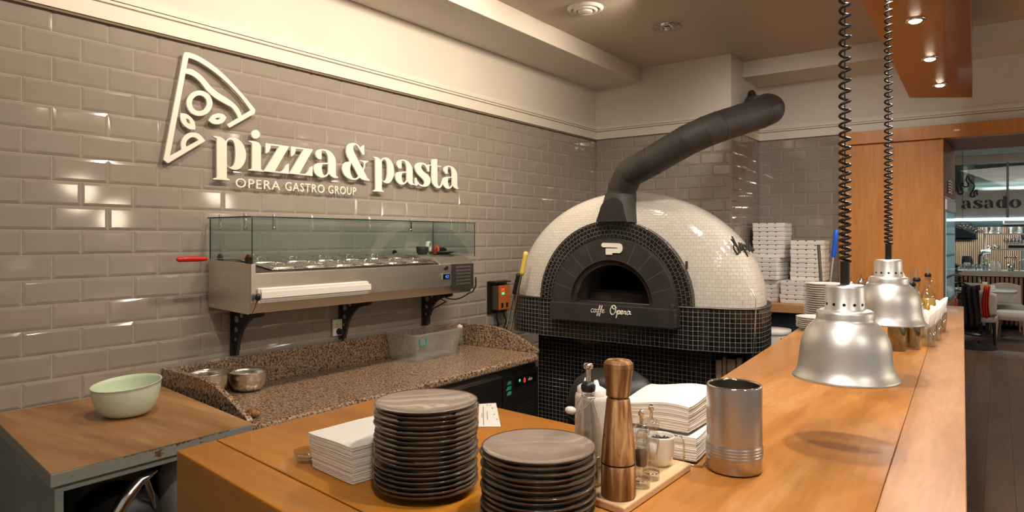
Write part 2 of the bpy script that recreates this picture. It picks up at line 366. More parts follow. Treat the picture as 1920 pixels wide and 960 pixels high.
def curve_mesh(cu, name, mt, parent, mtx, bevel=None, world_off=None):
    o = bpy.data.objects.new('tmp', cu); COL.objects.link(o)
    bpy.context.view_layer.update()
    me = bpy.data.meshes.new_from_object(o.evaluated_get(bpy.context.evaluated_depsgraph_get()))
    bpy.data.objects.remove(o)
    me.transform(mtx); me.name = name; me.materials.clear(); me.materials.append(M[mt])
    for p in me.polygons: p.use_smooth = False
    ob = bpy.data.objects.new(name, me); COL.objects.link(ob)
    if parent is not None:
        me.transform(Matrix.Translation(-Vector(parent.location))) if world_off else None
        ob.parent = parent
    return ob
def text_mesh(txt, size, depth, name, mt, parent, mtx, xscale=1., align='CENTER', shear=0., world=False, spacing=1.):
    cu = bpy.data.curves.new('txt', 'FONT'); cu.body = txt; cu.size = size; cu.extrude = depth; cu.align_x = align
    cu.shear = shear; cu.space_character = spacing; cu.resolution_u = 3
    return curve_mesh(cu, name, mt, parent, mtx @ Matrix.Diagonal((xscale,1,1,1)), world_off=world)
def shape_mesh(polys, depth, name, mt, parent, mtx, world=False, bev=0.):
    cu = bpy.data.curves.new('shp', 'CURVE'); cu.dimensions = '2D'; cu.fill_mode = 'BOTH'; cu.extrude = depth; cu.bevel_depth = bev; cu.bevel_resolution = 0
    for pl in polys:
        sp = cu.splines.new('POLY'); sp.points.add(len(pl)-1); sp.use_cyclic_u = True
        for q, p in zip(sp.points, pl): q.co = (p[0], p[1], 0, 1)
    return curve_mesh(cu, name, mt, parent, mtx, world_off=world)
# frames for flat things: local x,y -> world on a wall facing +X (reads left to right going +Y), and facing -Y
def face_px(x): return Matrix(((0,0,1,x),(1,0,0,0),(0,1,0,0),(0,0,0,1)))
def face_my(y): return Matrix(((1,0,0,0),(0,0,-1,y),(0,1,0,0),(0,0,0,1)))

# ================================================================== the setting
RH = 0.0958
def tile_wall(b, org, du, ulen, ztop, zbot, phase, nrm, tw=.2, skip=None):
    """bevelled running-bond tiles on a wall: org + u*du ; nrm points into the room"""
    du = Vector(du); nn = Vector(nrm); o = Vector(org); row = 0; z1 = ztop
    rnd = random.Random(int(ulen*100)+3)
    while z1 > zbot+.01:
        z0 = max(zbot, z1-RH); u = -tw + (phase + (tw/2 if row % 2 else 0)) % tw
        while u < ulen-.005:
            a0, a1 = max(0, u), min(ulen, u+tw); u += tw
            if a1-a0 < .006: continue
            g = .0013; e = .0115; tx, tz = rnd.uniform(-.0005,.0005), rnd.uniform(-.0004,.0004)
            q0 = [(a0+g,z0+g),(a1-g,z0+g),(a1-g,z1-g),(a0+g,z1-g)]; q1 = [(a0+g+e,z0+g+e),(a1-g-e,z0+g+e),(a1-g-e,z1-g-e),(a0+g+e,z1-g-e)]
            if a1-a0 < .03 or z1-z0 < .03: q1 = q0
            vs = [o+du*p[0]+Vector((0,0,p[1]))+nn*.0012 for p in q0]
            hs = [.0044-tx-tz, .0044+tx-tz, .0044+tx+tz, .0044-tx+tz]
            vs += [o+du*p[0]+Vector((0,0,p[1]))+nn*h for p, h in zip(q1, hs)]
            vs += [o+du*p[0]+Vector((0,0,p[1])) for p in q0]
            b.add(vs, [(4,5,6,7),(0,1,5,4),(1,2,6,5),(2,3,7,6),(3,0,4,7),(8,9,1,0),(9,10,2,1),(10,11,3,2),(11,8,0,3)], mi=1)
        z1 = z0; row += 1
ZT, ZR, ZC = 2.486, 2.457, 3.07
# left wall: grout face, tiles, plaster above
b = B(); b.box(-.15, 0.0, -1.6, 5.45, 0, ZT, 0); b.box(-.15, 0.004, -1.6, 5.45, ZT, 3.25, 2)
tile_wall(b, (0,-1.6,0), (0,1,0), 6.933, 2.397, .55, (5.333+1.6) % .2, (1,0,0))
tile_wall(b, (0,-1.6,0), (0,1,0), 6.933, 2.397+RH, 2.397, (5.333+1.6+.1) % .2, (1,0,0))
struct(b, 'wall_left', ['grout', 'tile', 'plaster'])
# back wall up to the pier
b = B(); b.box(-.15, 1.23, 5.333, 5.5, 0, ZT, 0); b.box(-.15, 1.23, 5.329, 5.5, ZT, 3.25, 2)
tile_wall(b, (0,5.333,0), (1,0,0), 1.23, ZT, .9, .175, (0,-1,0), tw=.2)
struct(b, 'wall_back', ['grout', 'tile', 'plaster'])
# pier side and recess wall
b = B(); b.prism([(1.10,5.36),(1.226,5.36),(1.226,6.3),(1.10,6.3)], 0, 3.25, 2)
b.box(1.226, 1.23, 5.36, 6.1, 0, ZR+.02, 0)
tile_wall(b, (1.23,5.333,0), (0,1,0), .747, ZR+.012, .9, .06, (1,0,0))
struct(b, 'wall_pier', ['grout', 'tile', 'plaster'])
b = B(); b.box(1.1, 1.925, 6.08, 6.25, 0, ZR, 0); b.box(1.1, 1.925, 6.076, 6.25, ZR, 3.25, 2); b.box(1.925, 7.0, 6.076, 6.25, 2.40, 3.25, 2)
tile_wall(b, (1.23,6.08,0), (1,0,0), .69, ZR, .9, .10, (0,-1,0))
struct(b, 'wall_recess', ['grout', 'tile', 'plaster'])
# wall continuing behind the veneer panels, and beyond the opening far right
b = B(); b.box(1.925, 2.09, 6.08, 6.9, 0, 2.40); b.box(2.09, 2.599, 6.08, 6.9, 1.93, 2.40); b.box(5.2, 7.0, 6.08, 6.25, 0, 2.40); struct(b, 'wall_partition', 'plaster')
# trims: a board with two grooves, each a strip of its own profile
def trim(b, p0, p1, n, z0, h=.118, t=.022):
    p0 = Vector(p0); p1 = Vector(p1); n = Vector(n)
    prof = [(0,0),(t,0),(t,.064),(t-.005,.066),(t-.005,.070),(t,.072),(t,.078),(t-.005,.080),(t-.005,.085),(t+.001,.087),(t+.001,.105),(t-.006,h),(0,h)]
    k = len(prof); vs = [p+n*a+Vector((0,0,z0+c)) for p in (p0,p1) for a, c in prof]
    fs = [(i,(i+1)%k,(i+1)%k+k,i+k) for i in range(k)]
    for i, f in enumerate(fs): b.add([vs[j] for j in f], [(0,1,2,3)], mi=1 if i in (3,8) else 0)
    b.add([vs[j] for j in range(k)], [list(range(k))]); b.add([vs[j+k] for j in range(k)], [list(range(k))[::-1]])
    return b
struct(trim(B(), (0.004,-1.6,0), (0.004,5.329,0), (1,0,0), ZT), 'trim_1', ['trim','groove'])
b = B(); b.box(0.0, .020, -1.6, 5.33, ZT-.011, ZT-.0005); struct(b, 'trim_shade_strip', 'groove')  # dark strip painted in as the shadow line under the trim board
struct(trim(B(), (0.004,5.329,0), (1.25,5.329,0), (0,-1,0), ZT), 'trim_3', ['trim','groove'])
struct(trim(B(), (1.226,5.31,0), (1.226,6.076,0), (1,0,0), ZR), 'trim_4', ['trim','groove'])
struct(trim(B(), (1.226,6.076,0), (7.0,6.076,0), (0,-1,0), ZR, .125), 'trim_5', ['trim','groove'])
# ceiling, cove soffit along the sign wall, soffit over the recess
b = B(); b.box(-.15, 7.0, -1.6, 6.25, ZC, ZC+.1); struct(b, 'ceiling', 'ceiling')
b = B(); b.box(0.004, .454, -1.6, 5.329, 2.937, ZC); struct(b, 'trim_6', 'plaster', bevel=.004)
b = B(); b.box(1.226, 7.0, 5.63, 6.076, 2.937, ZC); struct(b, 'trim_7', 'plaster', bevel=.004)
# floors
b = B(); b.box(-.15, 2.2, -1.6, 6.2, -.06, 0); struct(b, 'floor_kitchen', 'floor_kitchen')
b = B(); b.box(2.2, 7.0, -1.6, 16.5, -.06, 0); b.box(-.5, 2.2, 6.2, 16.5, -.06, 0); struct(b, 'floor', 'floor_dark')
# wooden bulkhead with downlights over the bar
t = thing('wooden_bulkhead', (2.67, 2.5, 2.55), 'long reddish wooden ceiling bulkhead hanging over the bar with round downlights', 'ceiling panel')
t['kind'] = 'structure'
b = B()
b.prism([(2.573,-.4),(2.945,-.4),(2.812,5.48),(2.466,5.25)], 2.55, ZC-.001); b.build('panel', 'beam', t, world=True, bevel=.003)
for y in BEAM_Y:
    d = B(); d.lathe([(.026,-.004),(.040,-.005),(.042,-.001),(.042,.001)], (2.66,y,2.55), 28); o = d.build('ring', 'chrome', t, world=True)
    d = B(); d.lathe([(.0001,-.012),(.010,-.0115),(.019,-.009),(.025,-.004),(.027,0)], (2.66,y,2.5495), 28); d.build('bulb', 'lamp_glow', t, world=True, label='lit round downlight')
# veneered portal to the dining room
t = thing('veneer_portal', (2.3, 6.0, 0), 'orange cherry veneer wall panel with lintel framing the passage behind the bar', 'wall panel')
t['kind'] = 'structure'
b = B(); b.prism([(1.925,5.995),(2.617,5.995),(2.617,6.079),(1.925,6.079)], 0, 2.35); b.build('panel', 'panel', t, world=True, bevel=.003)
b = B(); b.box(1.905, 1.925, 5.975, 6.079, 0, 2.44); b.build('edge_strip', 'panel', t, world=True, bevel=.002)
b = B(); b.box(1.905, 5.2, 5.965, 6.079, 2.352, 2.452); b.build('lintel', 'panel', t, world=True, bevel=.003)
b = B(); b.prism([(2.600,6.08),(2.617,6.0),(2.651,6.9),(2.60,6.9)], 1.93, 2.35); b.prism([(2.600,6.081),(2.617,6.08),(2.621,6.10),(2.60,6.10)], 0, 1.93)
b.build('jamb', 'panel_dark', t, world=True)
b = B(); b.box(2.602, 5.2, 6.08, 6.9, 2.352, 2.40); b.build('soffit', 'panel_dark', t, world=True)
b = B()
for k in range(5): b.box(2.634, 2.647, 6.30, 6.56, 1.955+k*.022, 1.967+k*.022)
b.build('vent_grille', 'white', t, world=True)
# dining room shell
b = B(); b.box(-.5, 7.0, 6.9, 16.5, ZC, ZC+.1); b.box(-.5, 7, 6.9, 7.0, 2.40, ZC, 0); struct(b, 'ceiling_dining', 'ceiling')
b = B(); b.box(-.5, 7.0, 16.4, 16.5, 0, ZC); struct(b, 'wall_dining_far', 'farwall')
b = B(); b.box(-.6, -.5, 6.9, 16.5, 0, ZC); struct(b, 'wall_dining_left', 'farwall')
b = B(); b.box(7.0, 7.1, 6.0, 16.5, 0, ZC); struct(b, 'wall_dining_right', 'plaster')

# ------------------------------------------------------------------ ceiling fittings
t = thing('ceiling_air_vent', (.82,3.72,ZC), 'round cream ceiling vent with concentric rings', 'vent')
b = B(); b.lathe([(.115,0),(.115,-.006),(.10,-.016),(.088,-.016),(.084,-.004)], n=40); b.build('outer_ring', 'trim', t)
b = B(); b.lathe([(.078,-.002),(.078,-.018),(.066,-.024),(.058,-.022),(.055,-.006)], n=40); b.build('inner_ring', 'trim', t)
b = B(); b.lathe([(.048,-.004),(.046,-.026),(.034,-.030),(.0001,-.030)], n=32); b.build('centre_disc', 'trim', t)
b = B(); b.lathe([(.0001,-.0015),(.10,-.0015)], n=32); b.build('backing', 'darkgap', t)
t = thing('ceiling_lamp_fitting', (1.108,4.34,ZC), 'round unlit ceiling spotlight with chrome cup and glass disc', 'ceiling light')
b = B(); b.lathe([(.105,-.014),(.105,-.020),(.0001,-.020)], n=36); b.build('glass_disc', 'pane', t)
b = B(); b.lathe([(.048,0),(.046,-.006),(.040,-.028),(.030,-.012),(.0001,-.012)], n=28); b.build('lamp_cup', 'chrome', t)
b = B(); b.lathe([(.012,-.012),(.018,-.034),(.0001,-.044)], n=16); b.build('bulb', 'white', t)
for a in (0,2.1,4.2):
    b = B(); b.cyl((.088*math.cos(a),.088*math.sin(a),-.030), .005, .030, 10); b.build('stud', 'chrome', t)

# ================================================================== sign on the left wall
SIGN = {'p':[[(1.6682,2.0688,1),(1.6965,2.0686,0),(1.7129,2.0644,0),(1.7245,2.0564,0),(1.7305,2.049,1),(1.7412,2.0637,0),(1.7546,2.0716,0),(1.7716,2.0737,0),(1.7921,2.0689,0),(1.8111,2.0546,0),(1.825,2.0338,0),(1.8331,2.0059,0),(1.831,1.9769,0),(1.8215,1.9537,0),(1.8059,1.9348,0),(1.7886,1.9244,0),(1.7699,1.9229,0),(1.7529,1.9271,0),(1.7412,1.934,0),(1.7348,1.9397,1),(1.7348,1.8803,1),(1.7513,1.8734,1),(1.7513,1.8709,1),(1.6689,1.8694,1),(1.6689,1.8722,1),(1.6867,1.8793,1),(1.686,2.0593,1),(1.6682,2.0663,1)],[(1.7348,2.0458,1),(1.7385,2.054,0),(1.7452,2.0601,0),(1.7563,2.0624,0),(1.7665,2.0573,0),(1.7733,2.0471,0),(1.7777,2.0286,0),(1.7791,2.0067,0),(1.7784,1.9782,0),(1.775,1.9558,0),(1.7682,1.941,0),(1.7563,1.9328,0),(1.7445,1.9342,0),(1.7378,1.9384,0),(1.7348,1.9443,1)]],'i':[[(1.8486,2.0679,1),(1.8764,2.0692,0),(1.8962,2.066,0),(1.9089,2.0577,0),(1.9137,2.0452,1),(1.9137,1.9358,1),(1.9302,1.9283,1),(1.9302,1.9257,1),(1.8461,1.926,1),(1.8461,1.9286,1),(1.8656,1.935,1),(1.8664,2.0584,1),(1.8486,2.0653,1)]],'dot':[[(1.9078,2.1065,0),(1.9071,2.101,0),(1.9048,2.0957,0),(1.9011,2.0909,0),(1.8964,2.0871,0),(1.8909,2.0843,0),(1.885,2.0829,0),(1.8791,2.0829,0),(1.8737,2.0843,0),(1.869,2.087,0),(1.8654,2.0909,0),(1.8632,2.0956,0),(1.8624,2.1008,0),(1.8632,2.1063,0),(1.8654,2.1115,0),(1.869,2.1163,0),(1.8737,2.1202,0),(1.8791,2.1229,0),(1.885,2.1244,0),(1.8909,2.1245,0),(1.8964,2.1231,0),(1.9011,2.1204,0),(1.9048,2.1166,0),(1.9071,2.1118,0)]],'z':[[(2.0859,2.0669,1),(2.2204,2.0656,1),(2.1362,1.9329,1),(2.1669,1.9325,0),(2.1814,1.9385,0),(2.1931,1.952,0),(2.2031,1.9686,0),(2.2183,1.9769,1),(2.2183,1.926,1),(2.0792,1.9278,1),(2.0792,1.9312,1),(2.164,2.0603,1),(2.1139,2.0587,1),(2.1119,2.0448,0),(2.1047,2.0296,0),(2.0907,2.0176,1),(2.0859,2.0172,1)]],'a':[[(2.2761,2.0666,1),(2.2761,2.021,1),(2.2618,2.019,0),(2.2489,2.0238,0),(2.2395,2.0352,0),(2.2395,2.0493,0),(2.2489,2.0627,0),(2.2661,2.0705,0),(2.2878,2.0739,0),(2.3142,2.0724,0),(2.3386,2.0631,0),(2.3588,2.0453,0),(2.3691,2.0245,0),(2.3701,1.9955,0),(2.371,1.9519,0),(2.3746,1.9369,0),(2.386,1.932,1),(2.3846,1.9282,1),(2.3633,1.9267,0),(2.3408,1.9333,0),(2.3297,1.9433,0),(2.3239,1.9465,1),(2.3142,1.9349,0),(2.2922,1.9243,0),(2.2705,1.9235,0),(2.2489,1.93,0),(2.2327,1.9447,0),(2.2263,1.9635,0),(2.2289,1.9796,0),(2.2404,1.9912,0),(2.2575,1.9973,0),(2.2835,2.0011,0),(2.3208,2.0045,1),(2.3199,2.027,0),(2.3151,2.0463,0),(2.3045,2.0614,0),(2.29,2.067,0)],[(2.3208,1.9973,1),(2.3208,1.9516,1),(2.312,1.9402,0),(2.2988,1.9348,0),(2.2878,1.9383,0),(2.28,1.952,0),(2.277,1.9695,0),(2.2783,1.9839,0),(2.2826,1.9939,1)]],'amp':[[(2.571,2.1278,1),(2.5735,2.0749,1),(2.5612,2.0729,1),(2.5523,2.0834,0),(2.5367,2.1025,0),(2.5221,2.1178,0),(2.5077,2.1237,0),(2.4957,2.1168,0),(2.4923,2.1015,0),(2.4981,2.0815,0),(2.5125,2.0586,0),(2.5318,2.0304,0),(2.5636,1.9879,1),(2.571,2.0018,0),(2.571,2.0226,0),(2.5612,2.032,0),(2.5416,2.0358,1),(2.5416,2.0385,1),(2.6034,2.0397,1),(2.6034,2.0366,1),(2.5884,2.0318,0),(2.5799,2.0215,0),(2.577,2.0023,0),(2.5671,1.9825,1),(2.5834,1.9609,0),(2.5959,1.9428,0),(2.6124,1.9325,1),(2.6109,1.9286,1),(2.5859,1.9288,0),(2.5563,1.9324,0),(2.5391,1.9417,1),(2.5221,1.9307,0),(2.4933,1.9253,0),(2.4648,1.9296,0),(2.4367,1.9423,0),(2.4204,1.9632,0),(2.4158,1.9848,0),(2.4227,2.0038,0),(2.4367,2.0161,0),(2.453,2.022,0),(2.4695,2.0247,1),(2.4601,2.0386,0),(2.4483,2.0578,0),(2.4437,2.0795,0),(2.4483,2.1041,0),(2.4648,2.1226,0),(2.4885,2.1301,0),(2.5125,2.1299,0),(2.5294,2.1224,0),(2.544,2.1071,1),(2.5553,2.1177,0)],[(2.479,2.02,1),(2.5328,1.9465,1),(2.5197,1.9373,0),(2.5029,1.9331,0),(2.4885,1.9369,0),(2.4766,1.9528,0),(2.4695,1.9782,0),(2.4719,2.0007,0)]],'s':[[(3.1113,2.0656,1),(3.1102,2.0214,1),(3.096,2.0195,1),(3.0873,2.0371,0),(3.0732,2.0534,0),(3.0556,2.0617,0),(3.0406,2.0576,0),(3.0356,2.0449,0),(3.0456,2.0266,0),(3.0681,2.011,0),(3.0985,1.9976,0),(3.1164,1.9813,0),(3.1215,1.964,0),(3.1138,1.944,0),(3.0934,1.9286,0),(3.0631,1.9215,0),(3.0331,1.9238,0),(3.0099,1.9348,1),(2.9971,1.925,1),(2.9825,1.9251,1),(2.983,1.9716,1),(2.9927,1.973,1),(3.0035,1.9523,0),(3.0232,1.9363,0),(3.0456,1.9315,0),(3.0606,1.9335,0),(3.0681,1.9428,0),(3.0631,1.9582,0),(3.0456,1.9726,0),(3.0183,1.988,0),(2.9937,2.0068,0),(2.9839,2.0267,0),(2.9839,2.0439,0),(2.9986,2.0607,0),(3.0232,2.0699,0),(3.0531,2.0709,0),(3.0782,2.0644,0),(3.0909,2.055,1),(3.101,2.0629,0)]],'t':[[(3.1839,2.1071,1),(3.1849,2.0657,1),(3.2236,2.0648,1),(3.2226,2.0603,1),(3.1855,2.0604,1),(3.1855,1.9863,0),(3.1865,1.9577,0),(3.1918,1.9402,0),(3.2024,1.9326,0),(3.2156,1.9352,0),(3.2263,1.9496,0),(3.2317,1.968,1),(3.2381,1.9684,1),(3.2354,1.9502,0),(3.2236,1.9314,0),(3.2024,1.9211,0),(3.176,1.9231,0),(3.1525,1.9359,0),(3.1385,1.9545,0),(3.1344,1.9826,1),(3.1344,2.0588,1),(3.1138,2.0616,1),(3.1113,2.0652,1),(3.1344,2.0648,1),(3.1344,2.0889,0),(3.1396,2.099,0),(3.1551,2.104,0)]],'slice':[[(1.5368,2.4245,1),(1.5534,2.4272,1),(1.5899,2.4227,0),(1.6475,2.403,0),(1.7069,2.3707,0),(1.7682,2.3253,0),(1.8315,2.272,0),(1.8823,2.2229,1),(1.8803,2.2048,1),(1.7484,2.1177,1),(1.7361,2.1298,1),(1.8587,2.2157,1),(1.8059,2.2723,0),(1.7435,2.3218,0),(1.677,2.363,0),(1.6185,2.3902,0),(1.5843,2.4005,0),(1.5518,2.4044,1),(1.4692,1.9562,1),(1.6156,2.0511,1),(1.63,2.0417,1),(1.4613,1.9251,1),(1.4428,1.9377,1),(1.5313,2.4179,1)]],'moon':[[(1.5231,1.987,1),(1.5187,2.0152,0),(1.5286,2.0434,0),(1.5506,2.0651,0),(1.573,2.0723,0),(1.6013,2.0688,0),(1.6272,2.0459,1),(1.6002,2.041,1),(1.5843,2.0512,0),(1.5663,2.0507,0),(1.5479,2.0364,0),(1.5396,2.0175,0),(1.5429,2.0016,1)]],'crust':[[(1.5396,2.3518,1),(1.5674,2.3547,0),(1.5956,2.3439,0),(1.6243,2.3246,0),(1.6592,2.2921,0),(1.6949,2.2703,0),(1.7435,2.2501,0),(1.7807,2.2274,0),(1.8028,2.2018,0),(1.811,2.1786,1),(1.7946,2.1686,1),(1.7838,2.1873,0),(1.762,2.2129,0),(1.7312,2.2252,0),(1.6829,2.2428,0),(1.6417,2.2694,0),(1.607,2.3047,0),(1.5786,2.3241,0),(1.5562,2.3306,0),(1.5357,2.3304,1)]],'ring':[[(1.664,2.2188,0),(1.6624,2.2057,0),(1.6578,2.1927,0),(1.6505,2.1806,0),(1.6408,2.17,0),(1.6292,2.1615,0),(1.6164,2.1553,0),(1.603,2.1519,0),(1.5897,2.1514,0),(1.5772,2.1537,0),(1.566,2.1587,0),(1.5567,2.1662,0),(1.5498,2.1758,0),(1.5454,2.187,0),(1.544,2.1992,0),(1.5454,2.2119,0),(1.5498,2.2245,0),(1.5567,2.2364,0),(1.566,2.2469,0),(1.5772,2.2556,0),(1.5897,2.262,0),(1.603,2.2658,0),(1.6164,2.2668,0),(1.6292,2.2648,0),(1.6408,2.26,0),(1.6505,2.2526,0),(1.6578,2.2429,0),(1.6624,2.2314,0)],[(1.6382,2.2146,0),(1.6373,2.2064,0),(1.6346,2.1983,0),(1.6303,2.1907,0),(1.6246,2.1841,0),(1.6179,2.1788,0),(1.6103,2.1749,0),(1.6024,2.1728,0),(1.5946,2.1725,0),(1.5871,2.174,0),(1.5805,2.1773,0),(1.575,2.182,0),(1.5708,2.1881,0),(1.5682,2.1953,0),(1.5674,2.203,0),(1.5682,2.2111,0),(1.5708,2.2191,0),(1.575,2.2265,0),(1.5805,2.2331,0),(1.5871,2.2385,0),(1.5946,2.2424,0),(1.6024,2.2447,0),(1.6103,2.2452,0),(1.6179,2.2438,0),(1.6246,2.2406,0),(1.6303,2.2359,0),(1.6346,2.2297,0),(1.6373,2.2225,0)]],'leaf':[[(1.516,2.1509,1),(1.5423,2.1511,0),(1.5646,2.138,0),(1.5803,2.1183,0),(1.5831,2.0874,1),(1.5562,2.0866,0),(1.5313,2.1006,0),(1.5176,2.1204,0)],[(1.5396,2.1317,1),(1.5551,2.1268,0),(1.5618,2.1075,1),(1.5462,2.1136,0)]],'leaf2':[[(1.6458,2.1375,1),(1.6651,2.1639,0),(1.6949,2.1768,0),(1.719,2.1748,0),(1.733,2.1637,1),(1.719,2.1406,0),(1.6949,2.127,0),(1.6651,2.1257,0)],[(1.6752,2.1485,1),(1.6889,2.1561,0),(1.7057,2.1563,1),(1.6919,2.1464,0)]]}
t = thing('wall_sign', (0.03,2.4,1.85), 'raised cream sign with pizza slice outline reading pizza & pasta', 'sign')
FX = face_px(.030)
def letter(key, name, dy=0., depth=.0045, z=0.):
    return shape_mesh([[(p[0]+dy, p[1]) for p in catmull(pl)] for pl in SIGN[key]], depth, name, 'letters', t, FX @ Matrix.Translation((0,0,z)), world=True, bev=.0006)
letter('slice', 'slice_outline'); letter('crust', 'crust_line', z=.0004); letter('ring', 'salami_ring'); letter('leaf', 'leaf'); letter('leaf2', 'leaf'); letter('moon', 'half_mushroom', z=-.0004)
letter('p', 'letter_p'); letter('i', 'letter_i'); letter('dot', 'letter_dot'); letter('z', 'letter_z', -.1458); letter('z', 'letter_z'); letter('a', 'letter_a')
letter('amp', 'ampersand'); letter('p', 'letter_p', .9713); letter('a', 'letter_a', .590); letter('s', 'letter_s', z=.0004); letter('t', 'letter_t', z=-.0004); letter('a', 'letter_a', 1.0098)
# small line under the wordmark
for k, (wd, y0, y1) in enumerate((('OPERA',1.785,2.028),('GASTRO',2.058,2.302),('GROUP',2.328,2.521))):
    o = text_mesh(wd, .066, .0025, 'small_word', 'letters', None, Matrix.Identity(4), align='LEFT', spacing=1.12)
    xs = [v.co.x for v in o.data.vertices]; ys = [v.co.y for v in o.data.vertices]
    sx = (y1-y0)/(max(xs)-min(xs)); sy = .0445/(max(ys)-min(ys))
    for v in o.data.vertices:
        x = (v.co.x-min(xs))*sx+y0; y = (v.co.y-min(ys))*sy+1.8405; v.co = Vector((.024+v.co.z, x, y))-Vector(t.location)
    o.parent = t
# ================================================================== refrigerated topping rail on the wall
Y0, Y1, XF = 1.653, 3.154, .357
t = thing('topping_rail', (.03,1.653,1.28), 'long stainless refrigerated pizza topping rail with glass guard on wall brackets', 'refrigerated counter')
b = B()
b.prism_y([(.02,1.285),(.335,1.270),(XF,1.319),(XF,1.447),(.02,1.462)], Y0+.004, Y1)
b.build('body', 'steel', t, world=True, bevel=.003)
b = B(); b.prism_y([(.018,1.283),(.338,1.268),(XF+.003,1.318),(XF+.003,1.487),(.018,1.502)], Y0, Y0+.004)
b.box(XF-.002, XF+.0035, Y0, Y0+.022, 1.318, 1.487); b.build('end_panel', 'steel', t, world=True, bevel=.0015)
b = B(); b.prism_y([(.335,1.4475),(.335,1.452),(.02,1.500),(.02,1.463)], Y0+.004, 2.85); b.prism_y([(.3355,1.4475),(XF,1.4475),(XF,1.450),(.3355,1.452)], Y0+.03, 2.85); b.build('top_plate', 'steel_dark', t, world=True, bevel=.001)
b = B(); b.prism_y([(.02,1.464),(XF-.001,1.4475),(XF-.006,1.452),(.31,1.485),(.27,1.497),(.02,1.503)], 2.853, Y1-.003); b.build('machine_cover', 'steel', t, world=True, bevel=.002)
b = B(); b.box(XF, XF+.004, 2.955, Y1, 1.290, 1.445)
for r in range(6):
    for k in range(10): b.box(XF+.004, XF+.0048, 2.995+k*.0135, 3.002+k*.0135, 1.322+r*.020, 1.332+r*.020, 1)
b.build('vent_grille', ['black_matt', 'steel'], t, world=True)
b = B(); b.cyl((0,0,0), .012, .010, 20, mtx=Matrix.Translation((XF,2.905,1.425)) @ Matrix.Rotation(PI/2,4,'Y')); b.build('power_switch', 'black', t, world=True)
b = B(); b.box(XF, XF+.006, 2.870, 2.937, 1.358, 1.393); d = b.build('display', 'steel_smooth', t, world=True, bevel=.002)
b = B(); b.box(XF+.006, XF+.0068, 2.880, 2.932, 1.3625, 1.3885); e = b.build('display_window', 'nightpane', None); e.parent = d; e.location = -Vector(t.location)
o = text_mesh('4.2', .024, .0003, 'display_digits', 'blue_led', None, face_px(XF+.0072) @ Matrix.Translation((2.909,1.3675,0))); o.parent = d; o.location = -Vector(t.location)
b = B()
b.box(XF+.003, XF+.016, 1.690, 2.300, 1.323, 1.338); b.box(XF+.003, XF+.026, 1.690, 2.312, 1.336, 1.366); b.box(XF+.003, XF+.020, 1.690, 2.300, 1.366, 1.378); b.box(XF+.003, XF+.012, 1.682, 2.300, 1.316, 1.381)
b.build('ticket_rail', 'white', t, world=True, bevel=.0015, label='white ticket rail across the lower left of the front')
b = B(); b.sphere((XF+.024,1.672,1.345), .013, 14, (1,1,1.3)); b.tube([(XF+.016,1.672,1.335),(XF+.010,1.668,1.30),(XF-.004,1.662,1.275)], .0015, 6); b.build('rail_knob', 'black', t, world=True)
# glass guard
GZ = 1.688
b = B(); b.box(.03, .372, Y0-.008, Y1+.006, GZ, GZ+.006); b.build('top_glass', 'pane', t, world=True)
b = B(); b.box(.3722, .3734, Y0-.008, Y1+.006, GZ, GZ+.006); b.box(.03,.373, Y0-.0095, Y0-.0082, GZ, GZ+.006); b.build('top_glass_edge', 'pane_edge', t, world=True)
b = B(); b.box(.366, .371, Y0, Y1, 1.492, GZ-.0005); b.build('front_glass', 'pane', t, world=True)
b = B(); b.box(.3655, .3715, Y0-.0014, Y0, 1.487, GZ-.0005); b.box(.3655, .3715, Y1, Y1+.0014, 1.487, GZ-.0005); b.build('front_glass_edge', 'pane_edge', t, world=True)
for y in (Y0+.001, Y1-.006):
    b = B(); b.box(.03, .364, y, y+.005, 1.504, GZ-.0005); b.build('side_glass', 'pane', t, world=True)
    b = B(); b.box(.0286, .030, y-.0004, y+.0054, 1.504, GZ-.0005); b.build('side_glass_edge', 'pane_edge', t, world=True)
for (x,y) in ((.10,Y0),(.30,Y0),(.36,Y0+.10),(.36,Y1-.55),(.36,Y1-.22),(.30,Y1-.006)):
    b = B(); b.box(x-.006, x+.006, y+.006, y+.014, GZ-.045, GZ-.0006); b.sphere((x,y+.010,GZ-.045), .009, 10); b.cyl((x,y+.010,GZ+.006), .006, .012, 12); b.build('glass_clip', 'chrome', t, world=True)
for (x,y) in ((.075,Y0+.03),(.30,Y0+.03),(.05,2.80),(.10,Y1-.04)):
    b = B(); b.cyl((0,-.005,0), .014, .010, 16, mtx=Matrix.Translation((x,y,1.513)) @ Matrix.Rotation(PI/2,4,'X')); b.box(x-.012, x+.012, y-.014, y+.004, 1.478, 1.513); b.build('glass_foot', 'black', t, world=True)
# food pans sitting in the rail: 12, each a steel lid with recess and handle
def pan(front):
    p = thing('food_pan', (0,0,0), '', 'food pan', 'steel food pans in the topping rail')
    w, d = .172, .140
    b = B(); b.box(-d/2, d/2, -w/2, w/2, 0, .004); b.build('rim', 'steel_smooth', p, bevel=.0015)
    b = B(); pr = [(.85,.004),(.80,.011),(.62,.013),(.56,.006),(.40,.005),(.30,.010),(0.001,.012)]
    vs = []; n = 28
    for s_, z in pr:
        for k in range(n):
            a = 2*PI*k/n; c, s2 = math.cos(a), math.sin(a); f = 1/max(abs(c)**4+abs(s2)**4, 1e-9)**.25
            vs.append((d/2*s_*c*f, w/2*s_*s2*f, z))
    b.add(vs, [(j*n+k, j*n+(k+1)%n, (j+1)*n+(k+1)%n, (j+1)*n+k) for j in range(len(pr)-1) for k in range(n)], True); b.build('lid', 'steel_smooth', p)
    b = B(); b.tube([(0,-.022,.010),(0,-.018,.020),(0,.018,.020),(0,.022,.010)], .003, 6); b.build('lid_handle', 'steel_smooth', p)
    return p
ORD = ['first','second','third','fourth','fifth','sixth']
P0 = None
